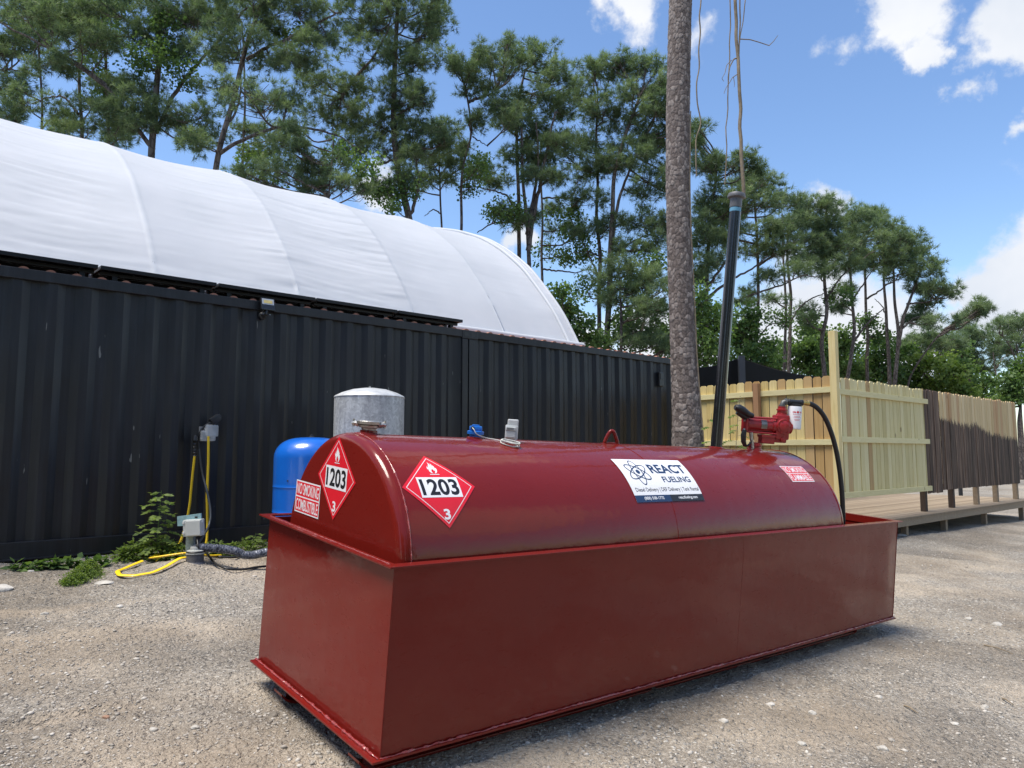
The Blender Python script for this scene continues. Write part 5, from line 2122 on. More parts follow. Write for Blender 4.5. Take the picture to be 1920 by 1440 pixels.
# (label, depth, trunk px, width px, crown blobs, limbs, leafy blobs)
TREES = [
    ('slim pine at the far left edge, thin straight trunk behind the dome', 27, [(80, 260), (76, 160), (72, 80), (70, 10), (66, -60)], 8,
     [(30, 90, 60, 26), (80, 50, 60, 30), (15, 150, 55, 18), (55, 190, 55, 18), (110, 212, 35, 14), (5, 215, 30, 18), (20, 20, 60, 25), (60, -30, 80, 30)], [(5, [(76, 145), (40, 132), (0, 131)]), (4, [(76, 190), (40, 170), (0, 162)])], []),
    ('second slim pine from the left edge, grey trunk half hidden in needles', 26, [(152, 285), (150, 200), (148, 120), (150, 0), (152, -80)], 11,
     [(155, 30, 60, 28), (130, 105, 50, 22), (172, 182, 40, 18), (118, 238, 40, 12), (165, 240, 30, 12), (190, -20, 80, 30)], [(5, [(148, 215), (120, 180), (90, 182), (60, 195)])], []),
    ('pine with leafy vine round its upper trunk, third from the left', 25, [(201, 290), (200, 180), (198, 90), (188, 10), (180, -70)], 11,
     [(232, 232, 40, 24), (215, 160, 35, 20), (160, 60, 40, 22), (215, 265, 25, 14)], [], [(205, 60, 26, 42), (196, 170, 22, 42), (182, 120, 20, 28), (230, 20, 30, 20)]),
    ('thick dark pine with big limbs leaning both ways behind the dome', 23, [(284, 300), (290, 240), (298, 160), (297, 80), (290, 0), (285, -120)], 20,
     [(268, 170, 45, 26), (300, 215, 55, 24), (245, 70, 55, 26), (328, 95, 40, 26), (350, 25, 60, 24), (130, 22, 75, 24), (60, 25, 65, 22), (150, 72, 62, 22), (92, 118, 50, 18), (260, 235, 45, 24), (355, 210, 40, 18), (372, 255, 45, 20), (290, 20, 60, 30), (215, 205, 40, 20), (400, 40, 45, 24), (230, -30, 90, 35), (370, -30, 80, 35)],
     [(9, [(292, 250), (325, 180), (360, 130), (398, 92), (430, 55), (462, 15)]), (9, [(288, 280), (255, 240), (228, 198), (202, 162), (135, 118), (70, 78), (0, 42)]), (5, [(200, 160), (150, 120), (95, 90), (40, 30)])],
     [(298, 108, 42, 36), (255, 112, 25, 26), (345, 140, 28, 34), (310, 60, 28, 30)]),
    ('leaning grey pine trunk with a long low limb reaching right over the dome', 22, [(402, 320), (418, 250), (438, 195), (452, 140), (466, 60), (492, 8), (510, -90)], 17,
     [(400, 168, 35, 13), (465, 176, 72, 24, -2.5), (540, 192, 34, 16), (572, 110, 42, 24), (560, 18, 65, 26), (432, 66, 48, 24), (612, 66, 38, 34), (500, 45, 45, 28), (425, 110, 40, 18), (505, 110, 30, 22), (350, 262, 35, 16), (470, -30, 90, 36), (590, -30, 70, 30)],
     [(8, [(462, 112), (500, 88), (535, 76), (575, 52), (605, 38), (640, 22)]), (8, [(412, 288), (440, 268), (472, 255), (518, 237), (560, 238), (600, 244), (640, 256), (680, 286)]), (5, [(430, 228), (448, 200), (452, 160), (450, 60)])],
     [(545, 65, 40, 20)]),
    ('thin straight pine standing just behind the leaning grey trunk', 27, [(454, 320), (458, 200), (457, 120), (455, 40)], 8,
     [(520, 255, 50, 14), (452, 245, 35, 14), (478, 290, 40, 14), (440, 20, 50, 24)], [], [(480, 300, 40, 14)]),
    ('tall bushy pine with dense dark crown left of the big sky gap', 25, [(772, 410), (758, 370), (745, 320), (736, 240), (738, 120), (745, 0), (748, -100)], 19,
     [(680, 40, 72, 40), (760, 30, 66, 36), (808, 62, 30, 34), (700, 108, 64, 28), (792, 112, 40, 32), (742, 165, 58, 36), (655, 165, 40, 28), (602, 150, 36, 32), (622, 212, 56, 28), (702, 232, 58, 32), (792, 185, 26, 26), (778, 232, 40, 22), (738, 282, 56, 30), (662, 272, 50, 24), (800, 285, 34, 18), (835, 262, 24, 14), (750, 330, 40, 22), (720, 350, 30, 20), (680, -20, 90, 36), (780, -10, 60, 24)],
     [(7, [(640, 185), (665, 145), (700, 108), (722, 70), (735, 30)]), (7, [(770, 400), (782, 370), (785, 330), (775, 270)]), (5, [(742, 300), (700, 310), (660, 295), (640, 310)])],
     [(712, 362, 26, 24), (735, 385, 28, 18), (760, 350, 24, 24)]),
    ('low bright pine boughs spreading just above the dome edge', 21, [(612, 400), (615, 350), (622, 300), (625, 260)], 8,
     [(545, 272, 32, 18), (520, 318, 42, 22), (470, 330, 30, 14), (575, 300, 38, 18), (620, 322, 46, 24), (580, 345, 40, 16), (660, 345, 30, 14), (560, 240, 30, 14)], [], [(500, 345, 28, 10), (640, 290, 36, 20), (690, 310, 30, 18)]),
    ('short slim pine in the gap right of the dense dark crown', 28, [(826, 430), (828, 360), (824, 300), (828, 240)], 7,
     [(830, 245, 38, 20), (842, 300, 30, 15), (800, 340, 24, 12), (862, 275, 24, 15), (808, 300, 22, 14), (838, 335, 20, 8)], [(3, [(826, 400), (812, 392), (796, 405)])], []),
    ('twisted thin pine with a crooked bare trunk right of the sky gap', 27, [(862, 440), (864, 380), (866, 320), (874, 280), (886, 256), (880, 215), (876, 190), (868, 155)], 9,
     [(872, 130, 26, 16), (925, 122, 36, 18), (852, 106, 10, 9), (962, 118, 36, 22), (905, 160, 34, 16), (942, 195, 40, 26), (882, 222, 24, 12), (848, 128, 14, 8), (905, 96, 20, 10), (947, 84, 14, 8)],
     [(7, [(877, 192), (896, 184), (918, 178), (930, 168)]), (3, [(886, 256), (905, 268), (915, 275)])], [(895, 318, 30, 20), (885, 350, 20, 20)]),
    ('pine with straight dark trunk, first of the close group right of the dome top', 29, [(975, 500), (972, 400), (970, 300), (966, 220), (985, 130)], 12,
     [(1010, 104, 42, 22), (952, 232, 44, 26), (998, 178, 46, 30), (1040, 142, 34, 22), (980, 290, 46, 24), (1030, 248, 44, 24), (902, 318, 36, 16), (935, 345, 30, 14), (1010, 315, 30, 16)],
     [(5, [(972, 400), (950, 365), (915, 355), (890, 350)]), (5, [(974, 430), (960, 416), (925, 418), (895, 436)])], [(925, 395, 28, 18)]),
    ('forked pine with two close trunks in the group right of the dome top', 28, [(992, 560), (990, 470), (986, 380), (978, 320), (975, 240)], 13,
     [(1060, 200, 40, 26), (1058, 268, 38, 22), (1020, 330, 36, 18), (950, 400, 22, 16), (1000, 405, 24, 12), (1050, 330, 30, 16)],
     [(10, [(990, 470), (1000, 400), (1012, 350), (1024, 290), (1040, 210)]), (8, [(988, 440), (1004, 352), (1010, 300), (1006, 230)]), (5, [(1010, 350), (1040, 330), (1062, 315)])], [(960, 395, 18, 24)]),
    ('slim bare pine trunk, third of the group right of the dome top', 31, [(1019, 600), (1018, 480), (1016, 360), (1014, 260)], 8,
     [(1085, 330, 34, 20), (1050, 392, 40, 15), (1042, 430, 26, 12)], [(4, [(1018, 372), (1060, 370), (1095, 380)]), (4, [(1018, 505), (1050, 508), (1080, 512), (1110, 500)])], [(1042, 480, 40, 22), (1075, 440, 30, 22), (1060, 405, 30, 14)]),
    ('tall pine with grey trunk at the left of the pair by the container end', 31, [(1124, 660), (1125, 560), (1122, 440), (1118, 330), (1120, 200)], 11,
     [(1112, 130, 34, 20), (1092, 180, 42, 24), (1130, 210, 44, 26), (1100, 258, 44, 26), (1088, 372, 42, 16), (1080, 432, 30, 16), (1148, 418, 36, 16), (1128, 300, 36, 20)],
     [(4, [(1124, 520), (1105, 480), (1085, 440), (1065, 400)]), (4, [(1124, 480), (1100, 470), (1070, 475)])], [(1105, 480, 26, 22), (1098, 540, 26, 18)]),
    ('tallest broad pine with wide rounded crown left of the big trunk', 30, [(1138, 660), (1142, 560), (1146, 470), (1148, 400), (1152, 330), (1172, 250), (1200, 180)], 15,
     [(1160, 120, 42, 20), (1210, 124, 30, 20), (1190, 168, 48, 26), (1236, 200, 34, 34), (1180, 240, 48, 26), (1232, 280, 34, 30), (1160, 310, 44, 24), (1222, 345, 42, 26), (1200, 410, 42, 20), (1236, 450, 40, 30), (1175, 468, 34, 16), (1245, 150, 30, 25), (1260, 240, 30, 30), (1262, 330, 30, 30)],
     [(9, [(1142, 540), (1150, 430), (1160, 370), (1185, 310), (1205, 260)]), (6, [(1140, 500), (1165, 470), (1200, 468), (1240, 475)]), (6, [(1140, 505), (1155, 480), (1180, 455), (1215, 440)]), (6, [(1140, 605), (1170, 582), (1205, 575)])],
     [(1180, 530, 26, 22)]),
    ('lower shaggy pine with sunlit boughs close left of the big trunk', 27, [(1165, 680), (1162, 600), (1160, 520)], 10,
     [(1160, 500, 36, 22), (1190, 540, 44, 24), (1150, 560, 36, 22), (1225, 580, 38, 26), (1195, 620, 40, 22), (1240, 640, 36, 20), (1130, 515, 26, 14), (1232, 520, 34, 24)], [], []),
    ('pine filling the space right of the big trunk with a wide rounded crown', 31, [(1322, 720), (1325, 600), (1328, 480), (1335, 380), (1345, 300)], 12,
     [(1312, 245, 14, 14), (1306, 268, 14, 12), (1330, 308, 46, 26), (1385, 306, 44, 24), (1436, 345, 38, 26), (1332, 368, 50, 26), (1405, 385, 50, 26), (1318, 440, 40, 36), (1300, 512, 34, 30), (1330, 480, 36, 24), (1360, 440, 40, 26)],
     [(8, [(1300, 575), (1325, 540), (1350, 505), (1375, 470)]), (7, [(1302, 590), (1340, 545), (1380, 520), (1410, 505), (1440, 480)])], [(1320, 600, 30, 34), (1290, 650, 30, 26)]),
    ('straight slim pine just right of the black vent pipe', 34, [(1418, 720), (1420, 620), (1421, 520), (1418, 420), (1415, 340)], 10,
     [(1466, 382, 34, 20), (1440, 430, 40, 20), (1398, 470, 40, 18), (1462, 468, 34, 15), (1395, 555, 26, 15), (1370, 400, 36, 24), (1446, 520, 24, 12), (1400, 340, 36, 20)],
     [(5, [(1350, 580), (1400, 555), (1450, 540), (1480, 530), (1500, 515), (1535, 520)]), (4, [(1419, 640), (1440, 610), (1460, 605)])], [(1396, 630, 26, 20)]),
    ('left trunk of the slim pair standing over the black shade cloth', 37, [(1471, 715), (1471, 640), (1472, 560), (1468, 480), (1466, 400)], 8,
     [(1500, 450, 40, 20), (1490, 508, 34, 16), (1452, 560, 24, 10)], [], [(1462, 600, 20, 20)]),
    ('right trunk of the slim pair standing over the black shade cloth', 38, [(1480, 715), (1483, 640), (1482, 560), (1476, 500), (1478, 400)], 10,
     [(1520, 408, 34, 20), (1512, 385, 16, 12), (1540, 440, 34, 18), (1480, 420, 36, 20), (1510, 480, 34, 16)], [(4, [(1484, 600), (1500, 575), (1520, 560), (1560, 545)])], []),
    ('curved grey pine with an S-shaped trunk left of the tall fence post', 38, [(1548, 715), (1546, 690), (1540, 655), (1542, 625), (1553, 595), (1550, 560), (1545, 520), (1542, 450), (1548, 400)], 11,
     [(1545, 384, 28, 18), (1570, 420, 34, 20), (1560, 460, 38, 20), (1528, 498, 36, 18), (1590, 500, 22, 12), (1515, 585, 22, 14), (1538, 470, 30, 20)], [(4, [(1550, 560), (1575, 520), (1610, 490), (1640, 470)])], [(1515, 610, 24, 24), (1570, 560, 20, 20)]),
    ('pine trunk leaning slightly right, just right of the tall fence post', 40, [(1588, 720), (1596, 670), (1602, 620), (1598, 560), (1594, 500), (1590, 440)], 10,
     [(1600, 408, 34, 18), (1622, 450, 36, 18), (1592, 452, 30, 16), (1575, 540, 20, 14), (1600, 480, 30, 14), (1580, 570, 20, 12)], [(5, [(1602, 640), (1622, 610), (1655, 580)]), (4, [(1600, 560), (1620, 530), (1640, 500)])], []),
    ('straight dark pine behind the bare fence side', 43, [(1627, 720), (1625, 640), (1622, 560), (1620, 500), (1620, 440)], 9,
     [(1640, 428, 38, 18), (1652, 475, 38, 18), (1618, 500, 26, 14), (1640, 400, 24, 12)], [(4, [(1624, 560), (1650, 545), (1680, 520)])], [(1625, 600, 22, 18), (1640, 630, 26, 16)]),
    ('left trunk of the forked pine group right of the tall post', 42, [(1670, 730), (1667, 660), (1662, 590), (1658, 530), (1660, 470)], 10,
     [(1680, 446, 32, 16), (1700, 488, 36, 18), (1668, 480, 30, 16), (1685, 515, 24, 12)], [(3, [(1664, 600), (1655, 575), (1640, 560)])], []),
    ('right trunk of the forked pine group, limb arching up to the right', 41, [(1676, 730), (1684, 670), (1684, 620), (1678, 560), (1675, 500)], 11,
     [(1720, 468, 26, 16), (1738, 498, 28, 18), (1760, 540, 30, 14), (1722, 540, 32, 13), (1742, 578, 26, 9), (1700, 450, 26, 14), (1775, 548, 20, 9), (1715, 596, 36, 8), (1745, 605, 20, 7)],
     [(8, [(1684, 650), (1692, 600), (1706, 560), (1722, 520), (1735, 490)]), (4, [(1690, 618), (1715, 595), (1745, 590)]), (4, [(1700, 570), (1730, 568), (1760, 560)])], []),
    ('far thin pine in the haze left of the right edge', 62, [(1830, 770), (1829, 700), (1826, 650)], 6,
     [(1800, 636, 32, 16), (1838, 630, 36, 18), (1860, 652, 28, 18), (1815, 668, 34, 18), (1850, 690, 28, 18), (1790, 660, 24, 16), (1800, 700, 26, 16)], [], []),
    ('thin pine with a bare lower trunk near the right edge', 58, [(1873, 770), (1868, 700), (1862, 660)], 5,
     [(1880, 660, 20, 10), (1868, 640, 16, 10)], [(3, [(1868, 690), (1880, 672), (1895, 660)])], []),
    ('open crowned pine cut by the right edge of the photo', 55, [(1915, 780), (1912, 700), (1905, 640)], 8,
     [(1885, 608, 20, 10), (1910, 602, 26, 12), (1900, 632, 24, 10), (1925, 640, 26, 14), (1890, 655, 20, 8), (1935, 610, 24, 12), (1905, 680, 26, 10), (1930, 700, 24, 14)], [(4, [(1910, 690), (1895, 650), (1880, 630)])], []),
]
for i, (lab, dep, tr_, w_, bl_, li_, lf_) in enumerate(TREES):
    tree('pine_tree', lab, 'pine tree', dep, tr_, w_, bl_, li_, PG, lf_, seed=i * 7)

LG = 'broadleaf trees under the pines'
LEAFY = [
    ('dark leafy tree just right of the dome foot', 26, [(1070, 700), (1068, 620)], 7, [(1050, 545, 18, 16), (1066, 575, 26, 20), (1080, 610, 30, 22), (1060, 625, 26, 20), (1100, 632, 28, 18), (1050, 590, 18, 16)], None),
    ('leafy tree with yellow tint left of the big trunk, over the container', 29, [(1200, 720), (1200, 640)], 7, [(1180, 600, 30, 22), (1215, 570, 26, 22), (1232, 620, 28, 26), (1195, 640, 34, 18), (1160, 625, 26, 18), (1245, 655, 22, 18), (1120, 640, 22, 14), (1215, 500, 22, 20)], None),
    ('leafy yellow green tree between the big trunk and the vent pipe', 27, [(1325, 740), (1324, 660)], 7, [(1310, 570, 26, 26), (1335, 600, 28, 28), (1310, 640, 28, 28), (1345, 650, 26, 26), (1325, 680, 36, 22), (1300, 700, 26, 18), (1360, 590, 20, 18)], None),
    ('dark leafy tree behind the shade cloth, right of the vent pipe', 33, [(1400, 740), (1400, 680)], 7, [(1395, 610, 24, 24), (1410, 645, 28, 22), (1390, 668, 30, 20), (1430, 680, 28, 16), (1380, 630, 18, 20), (1445, 655, 22, 16), (1412, 590, 18, 14)], None),
    ('round leafy tree under the slim pair of pines', 42, [(1490, 760), (1492, 700)], 7, [(1455, 690, 28, 16), (1490, 672, 28, 18), (1520, 690, 30, 18), (1500, 650, 20, 12), (1525, 655, 18, 14), (1470, 655, 16, 12)], None),
    ('dark leafy tree just left of the tall fence post', 44, [(1548, 760), (1548, 690)], 7, [(1530, 640, 24, 22), (1555, 660, 30, 24), (1520, 620, 20, 18), (1545, 690, 36, 18), (1590, 690, 28, 20), (1575, 640, 22, 18)], None),
    ('broad dark leafy tree behind the bare fence side', 46, [(1630, 770), (1630, 700)], 8, [(1610, 675, 30, 20), (1645, 668, 28, 20), (1625, 700, 40, 20), (1660, 700, 28, 20), (1600, 705, 26, 18), (1650, 640, 18, 14), (1690, 700, 24, 24), (1690, 660, 18, 14)], None),
    ('dark spreading pine crown over the yellow green tree', 50, [(1735, 770), (1738, 680)], 7, [(1735, 632, 34, 12), (1765, 642, 32, 16), (1715, 645, 26, 12), (1790, 650, 24, 12), (1740, 655, 36, 14)], None),
    ('bright yellow green leafy tree above the half stained fence', 45, [(1755, 780), (1755, 720)], 8, [(1725, 690, 26, 22), (1760, 682, 30, 18), (1788, 705, 26, 20), (1745, 715, 40, 22), (1715, 725, 30, 18), (1780, 735, 34, 18), (1700, 745, 26, 14), (1760, 750, 46, 14), (1812, 740, 24, 16)], 'Y'),
    ('leafy tree between the yellow green tree and the right edge', 52, [(1825, 790), (1826, 740)], 7, [(1822, 715, 26, 20), (1840, 742, 28, 16), (1810, 690, 20, 16), (1850, 720, 20, 16), (1800, 660, 18, 12)], None),
    ('green leafy tree at the right edge of the photo', 48, [(1910, 790), (1912, 730)], 8, [(1900, 712, 22, 18), (1925, 700, 26, 20), (1890, 738, 24, 14), (1920, 738, 34, 18), (1940, 670, 24, 20), (1875, 752, 20, 10)], None),
]
for i, (lab, dep, tr_, w_, lf_, y_) in enumerate(LEAFY):
    if 'pine crown' in lab:
        tree('pine_tree', lab, 'pine tree', dep, tr_, w_, lf_, [], PG, [], seed=500 + i)
    else:
        tree('broadleaf_tree', lab, 'leafy tree', dep, tr_, w_, [], [], LG, lf_, seed=500 + i, leafmat=M_LEAFY if y_ else None, dens=1.3, lf=.16)

# leaning dead limb tree above the stained fence
tree('leaning_snag', 'thin dead tree leaning right above the fence, a green tuft at its tip', 'dead tree', 44, [(1700, 735), (1704, 712), (1716, 692), (1730, 668), (1742, 648), (1768, 618), (1800, 598), (1832, 580)], 6,
     [(1800, 600, 14, 5, 0), (1822, 588, 16, 6, 0), (1842, 580, 14, 6, 0), (1835, 574, 8, 5, 0)], [], None, [], seed=77)


# ------------------------------------------------------------------ the wood behind the camera, mirrored in the tank
def back_wood():
    r = np.random.default_rng(55)
    V, T, QV = [], [], []
    g = MB()
    for k in range(34):
        a = math.radians(r.uniform(105, 275) + 0)
        d = r.uniform(26, 36)
        x, y = d * math.sin(a), d * math.cos(a)
        h = r.uniform(13, 19)
        z0 = float(ground_z(x, y, False))
        g.tube([[x, y, z0 - .2], [x + .2, y, z0 + h * .5], [x, y + .2, z0 + h]], [.22, .16, .06], 8)
        n = 110
        u = unit(r.normal(size=(n, 3))) * r.uniform(.3, 1, (n, 1)) ** .5
        C = np.array([x, y, z0 + h * .52]) + u * [3.6, 3.6, h * .5]
        v, t = leaf_quads(C, np.full(n, .95), r, 26, .5)
        V.append(v), T.append(t)
    o = thing('back_wood', 'far-off wood across the yard behind the viewer, seen as dark bands mirrored in the red paint', 'wood', (0, -30, float(ground_z(0, -30, False))))
    o['kind'] = 'stuff'
    q = g.build('trunks', M_BARK, o)
    w = raw_mesh('foliage', np.concatenate(V), 4, [M_LEAF], o, np.concatenate(T))
    q['kind'] = 'stuff'
    w['kind'] = 'stuff'


back_wood()

# ------------------------------------------------------------------ the big pine trunk beside the container end
def big_pine():
    dep = 10.3
    px = [(1290, 872), (1289, 800), (1286, 740), (1281, 660), (1277, 560), (1273, 450), (1271, 340), (1271, 220), (1273, 110), (1276, 0), (1279, -160), (1283, -400), (1286, -700)]
    wd = [60, 54, 50, 46, 44, 43.5, 43.5, 43, 42.5, 42, 41, 36, 24]
    pts = [at(x, y, dep) for x, y in px]
    base = pts[0].copy()
    base[2] = float(ground_z(base[0], base[1])) - .1
    P0 = np.array([base] + pts)
    W0 = np.array([72] + wd) * dep / FPX / 2
    z = P0[:, 2]
    H = z[-1] - z[0]
    nz, na = 1500, 150
    zs = np.linspace(z[0], z[-1], nz)
    cx_, cy_, rr = (np.interp(zs, z, q) for q in (P0[:, 0], P0[:, 1], W0))
    for _ in range(60):
        for q in (cx_, cy_, rr):
            q[1:-1] = (q[:-2] + 2 * q[1:-1] + q[2:]) / 4
    th = np.linspace(0, 2 * np.pi, na, endpoint=False)
    TH, ZZ = np.meshgrid(th, zs)
    # bark plates: cells in (angle, height), wrapping
    na_c = 21
    U, Vv = TH / (2 * np.pi) * na_c, ZZ / .078
    U = U + .45 * vnoise(TH / (2 * np.pi) * 12, ZZ * 7, 5, 12)
    Vv = Vv + .55 * vnoise(TH / (2 * np.pi) * 10, ZZ * 5, 8, 10)
    d1 = np.full(U.shape, 9.0)
    d2 = np.full(U.shape, 9.0)
    idc = np.zeros(U.shape)
    iu, iv = np.floor(U), np.floor(Vv)
    for du in (-1, 0, 1):
        for dv in (-1, 0, 1):
            cu, cv_ = iu + du, iv + dv
            fx = cu + .5 + .8 * (_hash(cu % na_c, cv_, 31) - .5)
            fy = cv_ + .5 + .8 * (_hash(cu % na_c, cv_, 37) - .5)
            d = np.hypot(U - fx, (Vv - fy) * .9)
            new = d < d1
            d2 = np.where(new, d1, np.minimum(d2, d))
            idc = np.where(new, _hash(cu % na_c, cv_, 41), idc)
            d1 = np.minimum(d1, d)
    e = np.clip((d2 - d1) / .22, 0, 1)
    disp = .009 * e ** .6 + .007 * (idc - .5) * e
    disp += .006 * vnoise(TH / (2 * np.pi) * 40, ZZ * 22, 13, 40) + .004 * vnoise(TH / (2 * np.pi) * 90, ZZ * 70, 17, 90)
    root = np.exp(-(ZZ - z[0]) / .35) * (.10 + .05 * np.cos(TH * 5 + 1))
    R = rr[:, None] + disp + root
    V = np.stack([cx_[:, None] + R * np.cos(TH), cy_[:, None] + R * np.sin(TH), ZZ], -1)
    o = thing('big_pine', 'big rough barked pine trunk in front of the container end, rising out of the photo', 'pine tree', base)
    V = V.reshape(-1, 3) - base
    idx = np.arange(nz * na).reshape(nz, na)
    nx = np.roll(idx, -1, 1)
    F = np.stack([idx[:-1], nx[:-1], nx[1:], idx[1:]], -1).reshape(-1, 4)
    me = bpy.data.meshes.new('trunk')
    me.vertices.add(len(V))
    me.vertices.foreach_set('co', V.astype(np.float32).ravel())
    me.loops.add(F.size)
    me.loops.foreach_set('vertex_index', F.astype(np.int32).ravel())
    me.polygons.add(len(F))
    me.polygons.foreach_set('loop_start', np.arange(0, F.size, 4, dtype=np.int32))
    me.polygons.foreach_set('use_smooth', np.ones(len(F), bool))
    ca = me.color_attributes.new('tint', 'FLOAT_COLOR', 'POINT')
    tc = np.stack([e, idc, e, np.ones_like(e)], -1).reshape(-1, 4)
    ca.data.foreach_set('color', tc.astype(np.float32).ravel())
    m, nt, b = newmat('pine_bark_plates')
    a_ = nd(nt, 'ShaderNodeAttribute', attribute_name='tint')
    sp = nt.nodes.new('ShaderNodeSeparateColor')
    lk(nt, a_.outputs['Color'], sp.inputs[0])
    co = objco(nt, (1, 1, .5))
    n1 = noise(nt, co, 14, 7, .7)
    n2 = noise(nt, co, 70, 5, .7)
    f = math_(nt, 'MULTIPLY_ADD', sp.outputs[1], .35, math_(nt, 'MULTIPLY_ADD', n1.outputs[0], .5, math_(nt, 'MULTIPLY', n2.outputs[0], .3)))
    r = ramp(nt, f, [(.3, (.085, .068, .062)), (.55, (.17, .142, .13)), (.8, (.29, .255, .235))])
    gr = ramp(nt, sp.outputs[0], [(0, (.34, .30, .28)), (.30, (.85, .85, .85)), (1, (1, 1, 1))])
    lk(nt, mixc(nt, 1.0, r.outputs[0], gr.outputs[0], 'MULTIPLY'), b.inputs['Base Color'])
    b.inputs['Roughness'].default_value = .92
    b.inputs['Specular IOR Level'].default_value = .2
    bump(nt, n2.outputs[0], .6, .012, b)
    me.materials.append(m)
    me.update(calc_edges=True)
    tr = bpy.data.objects.new('trunk', me)
    COL.objects.link(tr)
    tr.parent = o
    # crown far above the frame: what the hanging vines come down from
    r_ = np.random.default_rng(9)
    g = MB()
    top = P0[-1]
    NV, NT = [], []
    for k in range(9):
        a = k * 2.4
        c = top + np.array([math.cos(a) * 2.2, math.sin(a) * 1.6, -1.2 + .35 * k])
        st = np.array([top[0], top[1], c[2] - 1.0])
        st[:2] = [np.interp(st[2], z, P0[:, 0]), np.interp(st[2], z, P0[:, 1])]
        g.tube(smooth_path([st, (st + c) / 2 + [0, 0, -.2], c], 8, 1), np.linspace(.06, .02, 8), 6)
        C = c + unit(r_.normal(size=(14, 3))) * r_.uniform(.2, 1, (14, 1)) * [1.2, 1.0, .6]
        v, t = needle_clumps(C, np.full(14, .4), r_, 7, 12)
        NV.append(v), NT.append(t)
    g.build('limb', M_BARK, o)
    raw_mesh('crown', np.concatenate(NV), 3, [M_NEEDLE], o, np.concatenate(NT))
    # ivy stem up the right flank
    g = MB()
    pts = []
    for zz in np.linspace(z[0] + .3, z[0] + 6.2, 60):
        i = np.argmin(abs(zs - zz))
        a = -.62 + .10 * math.sin(zz * 2.1)
        pts.append([cx_[i] + (rr[i] + .028) * math.cos(a), cy_[i] + (rr[i] + .028) * math.sin(a), zz])
    g.tube(pts, .008, 6)
    g.build('climbing_stem', M_VINE, o)


big_pine()


def vine(label, lines, depth, group='dry vines hanging beside the big pine'):
    g = MB()
    for w, pts in lines:
        P = smooth_path([at(x, y, depth) for x, y in pts], max(20, len(pts) * 8), 2)
        P[:, :2] += np.stack([vnoise(P[:, 2] * 4, P[:, 2] * 0, 3), vnoise(P[:, 2] * 4, P[:, 2] * 0, 7)], 1) * .03
        g.tube(P, np.linspace(w[0], w[1], len(P)) * depth / FPX / 2, 6)
    o = g.build('hanging_vine', M_VINE, None, org=at(*lines[0][1][-1], depth))
    tag(o, label, 'vine', group)


vine('wavy thin vine hanging closest to the right side of the big trunk', [((3.4, 2.6), [(1320, -700), (1316, -300), (1314, -60), (1316, 8), (1310, 30), (1313, 48), (1311, 100), (1312, 130), (1306, 152), (1308, 200), (1316, 238), (1306, 256), (1303, 290), (1305, 330)])], 9.9)
vine('thickest straight vine ending right behind the vent pipe cap, with small side twigs', [
    ((5, 7), [(1386, -700), (1382, -300), (1377, -60), (1379, 20), (1382, 80), (1385, 120), (1387, 170), (1389, 230), (1388, 290), (1392, 330), (1396, 360), (1397, 372)]),
    ((3.6, 2.5), [(1392, -300), (1389, -60), (1387, 20), (1388, 70), (1386, 95), (1385, 115)]),
    ((2.6, 1.8), [(1412, -200), (1399, -10), (1394, 30), (1390, 60), (1388, 80)]),
    ((2.2, 1.6), [(1389, 73), (1408, 74), (1425, 79), (1443, 85)]), ((1.8, 1.0), [(1443, 85), (1452, 77), (1460, 66)]),
    ((3.0, 1.8), [(1384, 108), (1376, 110), (1369, 125), (1366, 145), (1366, 165)]),
    ((1.6, 1.0), [(1372, 112), (1363, 122), (1360, 138), (1354, 148), (1358, 153)]),
    ((1.8, 1.0), [(1383, 140), (1374, 146), (1369, 155), (1362, 165), (1358, 176)]), ((1.4, .9), [(1376, 145), (1378, 158), (1377, 164)])], 9.6)
vine('thin straight vine hanging between the wavy vine and the thickest one', [((2.6, 2.2), [(1372, -700), (1370, -200), (1369, 100), (1366, 160), (1364, 200), (1362, 260), (1361, 290), (1359, 345)])], 9.7)


# ------------------------------------------------------------------ weeds, saplings, rocks, gravel
def leaf_mesh_at(P, D, N, s):
    """pointed leaf folded along its rib; arrays (k,3)"""
    D, N = unit(D), unit(N)
    B = unit(np.cross(N, D))
    s = np.asarray(s)[:, None]
    tip = P + D * s
    m = P + D * s * .45
    q = s * .27
    return np.stack([P, m + B * q + N * q * .3, tip, m - B * q + N * q * .3], 1).reshape(-1, 3)


